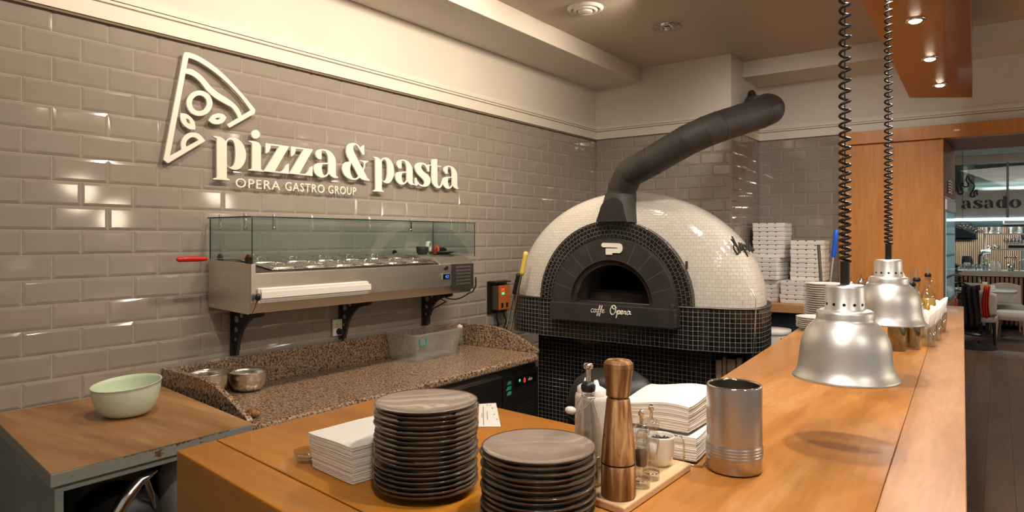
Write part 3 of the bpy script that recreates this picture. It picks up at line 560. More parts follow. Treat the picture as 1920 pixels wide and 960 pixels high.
for row, x in (('front',.262), ('back',.118)):
    for k in range(6):
        p = pan(0) if P0 is None else copy_tree(P0)
        if P0 is None: P0 = p
        p.location = (x, 1.8600+k*.1778, 1.453+(.335-x)*.1524+.0015); p.rotation_euler = (0, .1513, 0)
        p['label'] = 'lidded steel food pan in the topping rail, %s row, %s from the left end' % (row, ORD[k])
t0 = t
# wall brackets
def bracket():
    b = B()
    prof = [(.0,1.045),(.012,1.04),(.030,1.045)]
    for k in range(13):
        a = PI/2*k/12; prof.append((.205-.168*math.cos(a)*1.0, 1.045+.19*math.sin(a)) if k else (.037,1.09))
    prof += [(.235,1.243),(.235,1.262),(.0,1.262)]
    b.prism_y([(x+.009,z) for x,z in prof], -.008, .008, 0)
    b.box(.0085, .013, -.020, .020, 1.04, 1.262); b.box(.009, .24, -.018, .018, 1.2621, 1.2675)
    for (x,z,r) in ((.045,1.215,.016),(.040,1.165,.012),(.034,1.120,.008),(.085,1.235,.011)):
        b.cyl((0,0,0), r, .0184, 16, 1, mtx=Matrix.Translation((x,.0092,z)) @ Matrix.Rotation(PI/2,4,'X'))
    return b.build('shelf_bracket', ['black_matt', 'tile'])
for k, (y, l) in enumerate(((1.787,'black curved steel bracket under the left end of the topping rail'),(2.433,'black curved steel bracket under the middle of the topping rail above the socket'),(3.088,'black curved steel bracket under the right end of the topping rail'))):
    o = bracket(); o.location = (0, y, 0); tag(o, l, 'bracket', 'wall brackets of the topping rail')
# socket with plug
t = thing('wall_socket', (.009,2.40,1.11), 'cream wall socket with black plug on the tiles below the rail', 'socket')
b = B(); b.box(.009,.021,2.364,2.438,1.062,1.152); b.build('plate', 'white', t, world=True, bevel=.003)
RY = Matrix.Rotation(PI/2,4,'Y')
b = B(); b.lathe([(.022,0),(.022,.004),(.019,.004),(.018,-.0),(.0001,-.0)], n=24, mtx=Matrix.Translation((.0215,2.401,1.125)) @ RY)
for dy in (-.008,.008): b.cyl((0,0,0), .0022, .001, 8, 1, mtx=Matrix.Translation((.0215,2.401+dy,1.125)) @ RY)
b.build('outlet', ['white','black'], t, world=True)
b = B(); b.cyl((0,0,0), .018, .030, 20, 0, .013, mtx=Matrix.Translation((.0215,2.402,1.085)) @ RY); b.tube([(.048,2.402,1.085),(.056,2.405,1.07),(.050,2.408,1.045),(.045,2.41,1.036)], .006, 8); b.build('plug', 'black', t, world=True)
# power cord of the rail, sagging under its right end
b = B(); pts = []
for k in range(25):
    u = k/24; pts.append((.33-.10*u, 3.15-.14*u, 1.262-.030*math.sin(u*PI)-.012*u))
b.tube([(.372,3.162,1.36),(.372,3.162,1.31),(.35,3.162,1.27)]+pts+[(.17,3.04,1.235),(.15,3.14,1.2),(.05,3.13,1.15),(.02,3.13,1.10),(.018,3.13,1.05)], .004, 8)
tag(b.build('power_cord', 'black'), 'thin black cord sagging below the right end of the topping rail', 'cord')
# things lying on the rail
t = thing('pizza_cutter', (.14,1.52,1.508), 'red handled blade lying over the left end of the topping rail', 'knife')
b = B(); b.tube([(0,-.075,0),(0,-.068,0),(0,-.02,.001),(0,.03,0),(0,.058,0)], [.006,.011,.0125,.0115,.008], 12); b.build('handle', 'red', t)
b = B(); b.box(-.012,.012,.058,.20,-.0015,.0005); b.build('blade', 'steel_smooth', t)
t = thing('small_ring', (.06,1.86,1.50), 'thin wire ring standing behind the left food pans', 'ring')
b = B(); b.tube([(0,.02*math.cos(a*PI/8),.02*math.sin(a*PI/8)) for a in range(16)], .002, 6, closed=True); b.build('wire', 'chrome', t)
b = B(); b.lathe([(.0001,0),(.026,0),(.034,.012),(.037,.045),(.0345,.046),(.031,.014),(.0001,.006)], (.20,2.83+.045,1.502), 28)
tag(b.build('cup', 'black_matt'), 'small matt black cup at the right end of the topping rail', 'cup')
t = thing('round_tray', (.20,3.045,1.502), 'dark round metal dish on the right end of the topping rail', 'dish')
b = B(); b.lathe([(.0001,0),(.05,0),(.08,.012),(.086,.013),(.086,.0145),(.05,.003),(.0001,.003)], n=36); b.build('dish', 'steel_dark', t)
t = thing('scissors', (.19,3.03,1.525), 'orange and black handled scissors lying on the dark round dish', 'scissors')
b = B(); b.tube([(.012+.016*math.cos(a*PI/8),-.035,.004+.018*math.sin(a*PI/8)) for a in range(16)], .0065, 8, closed=True); b.build('finger_loop', 'orange', t)
b = B(); b.tube([(.012,-.025,0),(.012,.02,.006),(.010,.05,.002)], [.010,.012,.008], 10); b.build('handle', 'black', t)
b = B(); b.obox((.01,.075,-.004),(.012,.06,.003)); b.build('blade', 'steel_smooth', t)
b = B(); mt = Matrix.Translation((.14,2.99,1.545)) @ Matrix.Rotation(.5,4,'Z') @ Matrix.Rotation(PI/2,4,'Y')
b.lathe([(.022,-.012),(.034,-.012),(.036,0),(.034,.012),(.022,.012),(.022,-.012)], n=28, mtx=mt)
b.box(.125,.155,2.975,3.005,1.503,1.512)
tag(b.build('tape_roll', 'white'), 'white ring of tape standing behind the orange scissors', 'tape')
b = B(); b.lathe([(.0001,0),(.013,0),(.016,.03),(.012,.045),(.0001,.046)], (.235,2.945,1.502), 16); tag(b.build('sauce_pot', 'sauce'), 'tiny red pot between black cup and round dish', 'pot')

# ================================================================== pizza oven
OX, OZ, OA, OC, BF, MM, BB = 1.129, 1.225, .786, .654, .22, 2.83, .80
OY = 3.5+BF
t = thing('pizza_oven', (OX, 4.1, 0), 'domed pizza oven in white and black mosaic with black arched mouth', 'oven')
def ov(rho, al):                                       # rho 0..2 runs from the front pole over the rim to the back pole
    if rho <= 1: q = rho; y = OY-BF*(1-q**MM)**(1/MM)
    else: q = 2-rho; y = OY+BB*math.sqrt(max(0,1-q*q))
    return (OX-OA*q*math.cos(al), y, OZ+OC*q*math.sin(al))
rs = [i/40 for i in range(0,29)]+[.72+.28*math.sin(PI/2*i/26) for i in range(1,27)]+[2-math.cos(PI/2*i/30) if i else 1 for i in range(1,31)]
rs = sorted(set(round(r,5) for r in rs))
# profile length along the crown gives v so that tiles keep their size
def dome_pts():
    b = B(); na = 72; vs = []; ln = [0]
    for i in range(1,len(rs)):
        p, q = Vector(ov(rs[i-1], PI/2)), Vector(ov(rs[i], PI/2)); ln.append(ln[-1]+(p-q).length)
    for r in rs:
        for k in range(na+1): vs.append(ov(r, PI*k/na))
    fs = []; uv = []
    # tiles run in level courses: u = arc along the course, v = height along the slope
    U = []
    for i, r in enumerate(rs):
        row = []
        for k in range(na+1):
            x, y, z = vs[i*(na+1)+k]; zz = (z-OZ)/OC; zz = min(1, max(0, zz)); el = math.asin(zz)
            q = math.sqrt(max(1e-6, 1-zz*zz)); th = math.atan2((x-OX)/OA, -(y-OY)/(BF if y < OY else BB)*1.0)
            row.append((th, el*.80))
        U.append(row)
    for i in range(len(rs)-1):
        for k in range(na):
            fs.append((i*(na+1)+k, i*(na+1)+k+1, (i+1)*(na+1)+k+1, (i+1)*(na+1)+k))
    return vs, fs
vs, fs = dome_pts()
# course-wise uv: v from height (arc), u from plan arc length measured on that level
plan_cache = {}
def plan_arc(zz):
    key = round(zz, 3)
    if key in plan_cache: return plan_cache[key]
    s = math.sqrt(max(1e-5, 1-key*key)); pts = []
    for j in range(0, 241):                            # from front centre round to the back on one side
        w = j/240
        if w <= .5:
            qx = (w/.5); qx = math.sin(qx*PI/2)*s; rho = math.sqrt(qx*qx+key*key); rho = min(1, rho); y = OY-BF*(1-rho**MM)**(1/MM)
        else:
            qx = math.cos((w-.5)*PI)*s; rho = min(1, math.sqrt(qx*qx+key*key)); y = OY+BB*math.sqrt(max(0,1-rho*rho))
        pts.append((qx*OA, y))
    acc = [0]
    for a, c in zip(pts, pts[1:]): acc.append(acc[-1]+math.hypot(c[0]-a[0], c[1]-a[1]))
    plan_cache[key] = (pts, acc); return plan_cache[key]
def dome_uv(p):
    x, y, z = p; zz = min(.9995, max(0, (z-OZ)/OC)); pts, acc = plan_arc(zz); ax = abs(x-OX)
    best = None
    for j, (px, py) in enumerate(pts):
        d = (px-ax)**2+(py-y)**2
        if best is None or d < best[0]: best = (d, j)
    j = best[1]; a = acc[j]
    if 0 < j < len(pts)-1:                             # sub-step along the arc
        dx, dy = pts[j+1][0]-pts[j-1][0], pts[j+1][1]-pts[j-1][1]; l2 = dx*dx+dy*dy
        if l2 > 1e-9: a += ((ax-pts[j][0])*dx+(y-pts[j][1])*dy)/math.sqrt(l2)
    el = math.asin(zz); return ((a if x >= OX else -a)+5.0, el*.73+5.0)
UVC = [dome_uv(p) for p in vs]
b = B(); keep = []
for f in fs:
    cx = sum(vs[i][0] for i in f)/4-OX; cz = sum(vs[i][2] for i in f)/4-OZ; cy = sum(vs[i][1] for i in f)/4
    if cy < OY and math.hypot(cx, cz) < .33: continue     # hole behind the arch
    keep.append(f)
b.add(vs, keep, True, 0, [[UVC[i] for i in f] for f in keep])
o = b.build('dome', 'whitemosaic', t, world=True)
# outline of the plan, used by the ring
def plan(scale, n=48, extra=0.):
    pts = []
    for k in range(n+1):
        qx = -math.cos(PI*k/n); rho = abs(qx); y = OY-BF*(1-min(1,rho)**MM)**(1/MM); pts.append((OX+OA*scale*qx, y-extra))
    for k in range(1, n): 
        qx = math.cos(PI*k/n); pts.append((OX+OA*scale*qx, OY+BB*scale*math.sqrt(max(0,1-qx*qx))))
    return pts
def wallstrip(b, poly, z0, z1, mi=0, smooth=True):
    n = len(poly); acc = 0
    for i in range(n):
        p, q = poly[i], poly[(i+1)%n]; l = math.hypot(q[0]-p[0], q[1]-p[1])
        b.add([(p[0],p[1],z0),(q[0],q[1],z0),(q[0],q[1],z1),(p[0],p[1],z1)], [(0,1,2,3)], False, mi, [[(acc,z0),(acc+l,z0),(acc+l,z1),(acc,z1)]]); acc += l
    return b
ring = []                                              # flat front between two upright corners, rounded sides
for p in plan(1.03, 40, .03):
    x, y = p
    if .637 <= x <= 1.617 and y < 3.6: continue
    ring.append((x, max(y, 3.50)))
li = [i for i, p in enumerate(ring) if p[0] < .637 and p[1] < 3.75][-1]
ring = ring[:li+1]+[(.637,3.482),(1.617,3.482)]+ring[li+1:]
b = B(); wallstrip(b, ring, .990, 1.222)
b.add([(p[0],p[1],1.222) for p in ring], [list(range(len(ring)))], False, 1); b.add([(p[0],p[1],.990) for p in ring], [list(range(len(ring)))[::-1]], False, 1)
b.build('base_ring', ['blackmosaic', 'castblack'], t, world=True)
b = B(); b.tube([(p[0],p[1],1.222) for p in ring], .006, 6, closed=True); b.build('ring_edge', 'steel_dark', t, world=True)
ped = [(.50,3.66),(1.66,3.66),(1.70,3.70),(1.70,4.3),(.50,4.3)]
b = B(); wallstrip(b, ped, 0.0, .990); b.build('pedestal', 'blackmosaic', t, world=True)
# arches
def arch(b, x0, z0, r0, r1, y0, y1, n=48, mi=0, ez=1., uv=True):
    for k in range(n):
        a0, a1 = PI*k/n, PI*(k+1)/n
        def P(r, a, y): return (x0-r*math.cos(a), y, z0+r*math.sin(a)*ez)
        rm = (r0+r1)/2
        b.add([P(r0,a0,y0),P(r1,a0,y0),P(r1,a1,y0),P(r0,a1,y0)], [(0,1,2,3)], False, mi, [[(a0*rm,r0),(a0*rm,r1),(a1*rm,r1),(a1*rm,r0)]])
        b.add([P(r1,a0,y0),P(r1,a0,y1),P(r1,a1,y1),P(r1,a1,y0)], [(0,1,2,3)], True, mi, [[(a0*r1,0),(a0*r1,y1-y0),(a1*r1,y1-y0),(a1*r1,0)]])
        b.add([P(r0,a0,y1),P(r0,a0,y0),P(r0,a1,y0),P(r0,a1,y1)], [(0,1,2,3)], True, mi, [[(a0*r0,0),(a0*r0,y1-y0),(a1*r0,y1-y0),(a1*r0,0)]])
    return b
AX = 1.127
b = B(); arch(b, AX, 1.222, .395, .492, 3.478, 3.66, ez=.975)
b.build('mosaic_arch', 'blackmosaic_arch', t, world=True)
AS = 1.150                                             # the arch of black blocks stands a little forward
b = B(); arch(b, AS, 1.222, .262, .392, 3.425, 3.60, 60, ez=.955)
b.box(AS-.392, AS-.25, 3.424, 3.6, 1.18, 1.224); b.box(AS+.25, AS+.392, 3.424, 3.6, 1.18, 1.224)
b.build('stone_arch', 'castblack', t, world=True)
for k in range(1, 11):
    b = B(); a = PI*k/11; c, s = math.cos(a), math.sin(a)*.955
    if k in (5, 6): continue
    p, q = Vector((AS-.262*c, 3.4245, 1.222+.262*s)), Vector((AS-.390*c, 3.4245, 1.222+.390*s)); n_ = Vector((-(q-p).z, 0, (q-p).x)).normalized()*.0022
    b.add([p-n_, q-n_, q+n_, p+n_], [(0,1,2,3)]); b.build('arch_joint', 'joint', t, world=True)
# mouth: throat, chamber, hearth
b = B(); arch(b, AS, 1.222, .232, .262, 3.45, 3.72, 40, ez=.955); b.build('throat', 'soot', t, world=True)
b = B(); fs2 = []
def chamber(u, v): a = PI*u; r = .50*math.cos(v*PI/2); return (AS-r*math.cos(a)*1.0, 3.70+.62*math.sin(v*PI/2), 1.222+.36*math.sin(a)*math.cos(v*PI/2))
b.grid(chamber, 24, 10, True); b.build('chamber', 'soot', t, world=True)
b = B(); b.box(AS-.50, AS+.50, 3.52, 4.32, 1.205, 1.216); b.box(AS-.26, AS+.26, 3.60, 3.63, 1.216, 1.272); b.box(AS-.24, AS+.24, 3.632, 3.66, 1.272, 1.282)
b.build('hearth', 'soot', t, world=True, bevel=.003)
b = B(); b.box(AS-.40, AS+.40, 3.405, 3.52, 1.108, 1.215); b.build('sill', 'castblack', t, world=True, bevel=.005)
b = B(); b.box(AS-.26, AS+.25, 3.44, 3.53, 1.2151, 1.2185); b.build('sill_plate', 'castblack', t, world=True, bevel=.001)
b = B(); b.box(AS+.395, AS+.412, 3.40, 3.425, 1.115, 1.185); b.box(AS+.375, AS+.392, 3.402, 3.4245, 1.20, 1.24); b.box(AX+.455, AX+.470, 3.470, 3.4775, 1.43, 1.475); b.build('metal_clip', 'steel_dark', t, world=True, bevel=.002)
# cream P shaped emblem on the key block
FY = lambda y: face_my(y)
pl = [(-.062,.030)]
emb = []
for k in range(9): a = PI/2+PI*k/8; emb.append((-.050+.013*math.cos(a), .028+.013*math.sin(a)))
emb += [(.020,.0145),(.036,.013),(.036,.0085),(-.036,.0085),(-.036,-.028),(.004,-.028),(.004,-.018),(.040,-.018)]
for k in range(9): a = -PI/2+PI*k/8; emb.append((.044+.022*math.cos(a), .010+.029*math.sin(a)*1.0))
o = shape_mesh([emb], .003, 'emblem', 'letters', None, FY(3.4215) @ Matrix.Translation((AS+.014,1.531,0)) @ Matrix.Diagonal((1.04,.98,1,1)))
o.parent = t; o.location = -Vector(t.location)
# handwritten lettering "caffe Opera" on the sill, as bent strokes
def strokes(lines, r, name, mt, parent, mtx, world=True):
    b = B()
    for ln in lines:
        pts = []
        for i in range(len(ln)-1):
            p0 = ln[i-1] if i else ln[i]; p1, p2 = ln[i], ln[i+1]; p3 = ln[i+2] if i+2 < len(ln) else p2
            for j in range(5):
                s = j/5; pts.append(tuple(.5*((2*p1[a])+(-p0[a]+p2[a])*s+(2*p0[a]-5*p1[a]+4*p2[a]-p3[a])*s*s+(-p0[a]+3*p1[a]-3*p2[a]+p3[a])*s**3) for a in (0,1)))
        pts.append(ln[-1]); b.tube([mtx @ Vector((p[0],p[1],0)) for p in pts], r, 5)
    return b.build(name, mt, parent, world=world)
mt = FY(3.4045) @ Matrix.Translation((AS-.112, 1.168, 0)) @ Matrix.Diagonal((.93,.93,1,1))
c_ = lambda x, y, s=1: [(x+.017*s,y+.018*s),(x+.009*s,y+.022*s),(x+.001*s,y+.010*s),(x+.004*s,y),(x+.012*s,y+.001*s),(x+.020*s,y+.007*s)]
e_ = lambda x, y, s=1: [(x,y+.008*s),(x+.012*s,y+.013*s),(x+.012*s,y+.021*s),(x+.004*s,y+.018*s),(x+.001*s,y+.007*s),(x+.006*s,y),(x+.019*s,y+.006*s)]
a_ = lambda x, y, s=1: [(x+.017*s,y+.018*s),(x+.007*s,y+.021*s),(x,y+.006*s),(x+.006*s,y),(x+.014*s,y+.008*s),(x+.020*s,y+.021*s),(x+.017*s,y+.004*s),(x+.026*s,y+.005*s)]
f_ = lambda x, y, s=1: [(x,y+.005*s),(x+.012*s,y+.026*s),(x+.018*s,y+.044*s),(x+.012*s,y+.038*s),(x+.004*s,y-.004*s),(x-.003*s,y-.020*s),(x-.006*s,y-.012*s),(x+.008*s,y+.004*s)]
strokes([c_(0,0), a_(.019,0), f_(.047,0), f_(.062,0), [(.044,.020),(.080,.022)], e_(.077,0)], .0019, 'script_word', 'letters', t, mt)
Oc = [(.150,.050),(.138,.030),(.136,.008),(.148,-.006),(.164,.004),(.172,.026),(.168,.046),(.156,.050),(.150,.038),(.160,.028),(.178,.038)]
p_ = [(.176,.006),(.186,.022),(.180,-.006),(.174,-.026),(.182,-.004),(.192,.020),(.200,.018),(.198,.004),(.188,-.001),(.204,.004)]
strokes([Oc, p_, e_(.205,0,1.05), [(.224,.004),(.230,.020),(.232,.016),(.240,.019),(.236,.002),(.246,.004)], a_(.248,0,1.05)], .0034, 'script_word', 'letters', t, mt)
# script emblem standing off the right flank of the dome
ang = math.radians(72); c0 = Vector((1.800,3.610,1.545))
ex = Vector((math.cos(ang), math.sin(ang), 0)); ez = Vector((-.30*math.sin(ang), .30*math.cos(ang)*.2, 1)).normalized(); en = ex.cross(ez)
mt = Matrix(((ex.x,ez.x,-en.x,c0.x),(ex.y,ez.y,-en.y,c0.y),(ex.z,ez.z,-en.z,c0.z),(0,0,0,1))) @ Matrix.Diagonal((.62,.66,.66,1))
strokes([[(.02,.10),(.045,.03),(.06,-.03),(.03,-.05),(.0,-.01),(.02,.03),(.06,.0),(.08,-.03)],[(.0,.075),(.03,.03)],[(.075,-.04),(.09,.03),(.10,.04),(.105,-.02),(.12,.03),(.13,.035),(.135,-.02)],
  [(.14,.03),(.15,-.03),(.17,-.075)],[(.14,.0),(.16,.03),(.18,.0),(.16,-.02)],[(.19,-.02),(.20,.04),(.215,.08),(.21,.02),(.215,-.03),(.235,.01),(.24,.03),(.25,-.02)],[(.24,.06),(.255,.0),(.26,-.02),(.28,.01),(.27,-.025),(.29,-.015)]], .0048, 'script_emblem', 'black_matt', t, mt)
# hood at the front of the dome and flue pipe
hood0 = [(.985,3.43),(1.272,3.43),(1.272,3.60),(.985,3.60)]
def frust(b, lo, z0, hi, z1, n=24):
    vs = []
    for (cx,cy,rx,ry,z,e) in (lo+(z0,), hi+(z1,)) if False else (): pass
def ringpts(cx, cy, rx, ry, z, e, n=32):
    out = []
    for k in range(n):
        a = 2*PI*k/n; c, s = math.cos(a), math.sin(a); f = 1/max(abs(c)**e+abs(s)**e, 1e-9)**(1/e); out.append((cx+rx*c*f, cy+ry*s*f, z))
    return out
def loft(b, rings, caps=True, smooth=True, mi=0):
    n = len(rings[0]); vs = [p for r in rings for p in r]
    b.add(vs, [(j*n+k, j*n+(k+1)%n, (j+1)*n+(k+1)%n, (j+1)*n+k) for j in range(len(rings)-1) for k in range(n)], smooth, mi)
    if caps: b.add(rings[0], [list(range(n))[::-1]], False, mi); b.add(rings[-1], [list(range(n))], False, mi)
    return b
b = B(); loft(b, [ringpts(1.156,3.53,.110,.095,1.690,7), ringpts(1.150,3.548,.092,.088,1.80,3), ringpts(1.154,3.556,.090,.088,1.865,2)]); b.build('flue_hood', 'flue', t, world=True)
b = B(); fr = []
for k in range(13):
    a = PI*k/12; fr.append((1.150-.078*math.cos(a), 1.755+.078*math.sin(a)))
b.add([(1.056,3.430,1.694)]+[(x, 3.430+(z-1.694)*.22, z) for x, z in fr]+[(1.256,3.430,1.694)], [list(range(15))]); b.build('hood_door', 'black', t, world=True)
PIPE = [Vector(p) for p in [(1.137, 3.561, 1.752), (1.165, 3.548, 1.889), (1.227, 3.519, 1.974), (1.391, 3.465, 2.029), (1.595, 3.465, 2.127), (1.697, 3.49, 2.17), (1.743, 3.524, 2.192), (1.905, 3.716, 2.275), (1.922, 3.778, 2.297), (1.911, 3.882, 2.32), (1.878, 4.018, 2.351), (1.815, 4.183, 2.394), (1.5, 5.2, 2.6), (1.233, 5.87, 2.748)]]
def mitred(b, P, r, n=28):
    """straight sheet-metal lengths cut on the bisecting plane at every joint"""
    m_ = len(P); D = [(P[i+1]-P[i]).normalized() for i in range(m_-1)]; rings_ = []
    up = Vector((0,0,1)) if abs(D[0].z) < .9 else Vector((0,1,0)); a = D[0].cross(up).normalized(); c_ = a.cross(D[0]).normalized()
    for i in range(m_):
        d = D[min(i, m_-2)] if i == 0 or i == m_-1 else (D[i-1]+D[i]).normalized(); dd = D[max(0,i-1)]
        a = (a-dd*a.dot(dd)).normalized(); c_ = dd.cross(a).normalized(); rg_ = []
        for k in range(n):
            q = a*math.cos(2*PI*k/n)*r+c_*math.sin(2*PI*k/n)*r; q = q-dd*(q.dot(d)/dd.dot(d)); rg_.append(P[i]+q)
        rings_.append(rg_)
    for i in range(m_-1): loft(b, [rings_[i], rings_[i+1]], caps=False)
    b.add(rings_[-1], [list(range(n))]); return rings_
b = B(); RG = mitred(b, PIPE, .083); b.build('flue_pipe', 'flue', t, world=True)
def seam(p, d): b = B(); b.tube([p-d*.0022, p+d*.0022], .0842, 28); b.build('pipe_seam', 'black_matt', t, world=True)
for i, f in ((1,.02),(3,.02),(4,.02),(4,.98),(6,.02),(7,.02)):
    seam(PIPE[i].lerp(PIPE[i+1], f), (PIPE[i+1]-PIPE[i]).normalized())
seam(PIPE[10].lerp(PIPE[11], .3), (PIPE[11]-PIPE[10]).normalized())
b = B(); b.cyl((0,0,0), .125, .018, 30, mtx=Matrix.Translation((1.231,5.87,2.748)) @ RY); b.build('wall_rosette', 'black_matt', t, world=True)
# temperature wire down the right of the base
b = B(); b.tube([(1.880,3.595,1.333),(1.905,3.580,1.325),(1.925,3.578,1.27),(1.925,3.580,1.22),(1.918,3.582,1.1),(1.912,3.585,1.0),(1.90,3.60,.96),(1.85,3.66,.945)], .0030, 6)
tag(b.build('temperature_wire', 'alu'), 'thin grey wire hanging down the right side of the oven base', 'wire')

# controller box on the left wall
t = thing('oven_controller', (.009,3.83,1.17), 'small control box with orange panel and lit digits left of the oven', 'controller')
b = B(); b.box(.009,.016,3.735,3.96,1.055,1.290); b.box(.016,.10,3.735,3.90,1.282,1.290); b.build('bracket', 'black', t, world=True)
b = B(); b.box(.0165,.086,3.765,3.905,1.085,1.262); b.build('case', 'steel_dark', t, world=True, bevel=.003)
b = B(); b.box(.086,.090,3.768,3.902,1.087,1.260); o = b.build('front_panel', 'screen_orange', t, world=True, bevel=.001)
for zz, mm, tx in ((1.222,'red_led','274'),(1.195,'green_led','260')):
    q = text_mesh(tx, .024, .0004, 'digits', mm, None, face_px(.0905) @ Matrix.Translation((3.815,zz,0))); q.parent = o; q.location = -Vector(t.location)
b = B()
for y in (3.792,3.850):
    b.box(.0905,.0935,y,y+.024,1.105,1.135)
q = b.build('button', 'black', None); q.parent = o; q.location = -Vector(t.location)
b = B(); b.tube([(.05,3.80,1.084),(.06,3.78,1.03),(.04,3.82,.99),(.03,3.84,.90),(.03,3.84,.7)], .007, 8); b.tube([(.05,3.86,1.084),(.07,3.88,1.0),(.05,3.87,.92),(.03,3.87,.7)], .005, 8)
b.build('cable', 'black', t, world=True)
# two long-handled tools leaning in the gap between counter and oven
def longtool(name, label, base, top, hl, hm, hr):
    t = thing(name, base, label, 'oven tool', 'oven tools leaning between counter and oven')
    d = (Vector(top)-Vector(base)); L_ = d.length; d.normalize(); R_ = d.to_track_quat('Z','Y').to_matrix().to_4x4()
    b = B(); b.tube([R_ @ Vector((0,0,z)) for z in (0.0, L_-hl)], .0065, 10); b.build('rod', 'steel_smooth', t)
    b = B(); pr = [(.0001,L_-hl)]
    for k in range(9): pr.append((hr*(.86+.14*(k%2)), L_-hl+hl*.97*k/8))
    pr.append((.0001, L_)); b.lathe(pr, n=16, mtx=R_); b.build('grip', hm, t)
    b = B(); b.lathe([(.0001,-.02),(.011,-.02),(.009,.10),(.0001,.10)], n=14, mtx=R_); b.build('scraper_head', 'steel_dark', t)
longtool('oven_brush', 'long steel rod with yellow grip leaning left of the oven', (.187,3.452,.045), (.549,3.448,1.515), .155, 'yellow', .0165)
longtool('oven_peel', 'long steel rod with black grip leaning left of the oven', (.105,3.480,.045), (.474,3.472,1.375), .14, 'black', .015)
# dark round-topped bin in front of the oven
t = thing('waste_bin', (1.690,2.42,0), 'black round-backed bin standing in front of the oven behind the bar', 'bin')
b = B(); b.lathe([(.0001,.0),(.15,0),(.165,.02),(.178,.86),(.180,.88)], n=36); b.build('body', 'black', t)
b = B(); b.lathe([(.184,.87),(.184,.92),(.172,.98),(.145,1.025),(.10,1.056),(.04,1.068),(.0001,1.07)], n=36); b.build('lid', 'black', t)
b = B(); b.lathe([(.1845,.880),(.187,.885),(.1845,.890)], n=36); b.build('lid_rim', 'steel_dark', t)
# planks, sacks and tubs under and beside the oven
for k, (x, y, w, h, a) in enumerate(((1.718,3.62,.030,.93,.05),(1.747,3.625,.016,.95,-.02),(1.782,3.63,.042,.94,.03),(1.822,3.64,.026,.95,0.))):
    b = B(); b.obox((0,0,h/2), (w,.022,h)); o = b.build('wooden_plank', 'rawwood', bevel=.001); o.location = (x,y,0.001); o.rotation_euler = (0,0,a)
    tag(o, 'raw wooden plank standing upright under the right side of the oven, %s from the left' % ('first','second','third','fourth')[k], 'plank', 'planks beside the oven')
t = thing('flour_sack', (1.835,4.10,0), 'pale paper flour sack with red print right of the planks', 'sack')
b = B(); loft(b, [ringpts(0,0,.10,.10,.0,4), ringpts(0,0,.12,.12,.1,3), ringpts(0,0,.12,.12,.5,3), ringpts(0,0,.11,.11,.88,3), ringpts(0,0,.09,.06,.96,3)]); b.build('bag', 'flour', t)
b = B()
for k in range(20):
    a0, a1 = -2.5+k*.06, -2.5+(k+1)*.06
    b.add([(.1235*math.cos(a0),.1235*math.sin(a0),.82),(.1235*math.cos(a1),.1235*math.sin(a1),.82),(.1235*math.cos(a1),.1235*math.sin(a1),.87),(.1235*math.cos(a0),.1235*math.sin(a0),.87)], [(0,1,2,3)])
b.build('print', 'sauce', t, label='red printed band on the sack')
def tub(x, y, z, lab):
    t = thing('food_tub', (x,y,z), lab, 'tub', 'white tubs stored by the back wall')
    b = B(); b.lathe([(.0001,0),(.11,0),(.125,.28),(.0001,.28)], n=32); b.build('body', 'flour', t)
    b = B(); b.lathe([(.128,.272),(.131,.277),(.131,.305),(.0001,.305)], n=32); b.build('lid', 'white', t)
    b = B(); b.lathe([(.1160,.06),(.1235,.21)], n=32); b.build('label', 'paper', t)
    return t
tub(1.585,5.19,.0,'lower white lidded tub stored beside the oven under the box shelf')
tub(1.585,5.19,.307,'middle white lidded tub in the pile under the box shelf')
tub(1.585,5.19,.614,'white lidded tub on top of the pile under the box shelf')
tub(1.80,4.85,.0,'white tub standing apart nearest the bar')
b = B(); b.tube([(1.90,4.42,.001),(1.84,4.45,.96)], .012, 10); tag(b.build('metal_tube', 'steel'), 'short grey metal tube leaning by the flour sack', 'tube')

# ================================================================== granite worktop on a refrigerated cabinet
GTZ = .890
t = thing('granite_counter', (.35,2.4,0), 'speckled pink-brown granite worktop with raised splashbacks along the tiled wall', 'worktop')
b = B(); b.prism([(.009,1.445),(.655,1.445),(.69,1.50),(.70,3.36),(.64,3.435),(.009,3.435)], GTZ-.04, GTZ); b.build('worktop', 'granite', t, world=True, bevel=.014, seg=4)
b = B(); b.box(.009,.031,1.475,3.405,GTZ,1.032); b.build('rear_splashback', 'granite', t, world=True, bevel=.002)
def side_up(y0, y1):
    prof = [(.009,GTZ),(.009,1.032),(.24,1.030)]
    for k in range(1, 13):
        u = k/12; prof.append((.24+.41*u, 1.030-.115*(1-math.cos(u*PI/2))**1.15-.0*u))
    prof += [(.662,.905),(.66,GTZ)]
    b = B(); b.prism_y(prof, y0, y1); return b
side_up(1.447,1.472).build('side_splashback', 'granite', t, world=True, bevel=.003)
side_up(3.407,3.432).build('side_splashback', 'granite', t, world=True, bevel=.003)
t = thing('refrigerated_cabinet', (.35,2.4,0), 'dark stainless refrigerated cabinet under the granite worktop with lit control panel', 'refrigerated cabinet')
b = B(); b.box(.03,.640,1.48,3.42,.10,GTZ-.0405); b.build('body', 'steel_dark', t, world=True, bevel=.002)
for x in (.10,.57):
    for y in (1.55,3.35):
        b = B(); b.cyl((x,y,0), .022, .10, 14); b.build('leg', 'steel', t, world=True)
for y0, y1 in ((1.50,2.01),(2.02,2.53),(2.54,3.05)):
    b = B(); b.box(.6405,.658,y0,y1,.13,.800); d = b.build('door', 'steel_dark', t, world=True, bevel=.002)
    b = B(); b.box(.6405,.664,y0+.005,y1-.005,.800,.806); q = b.build('door_handle', 'steel', None); q.parent = d; q.location = -Vector(t.location)
b = B(); b.box(.6405,.660,3.062,3.418,.13,.806); b.build('machine_panel', 'steel_dark', t, world=True, bevel=.002)
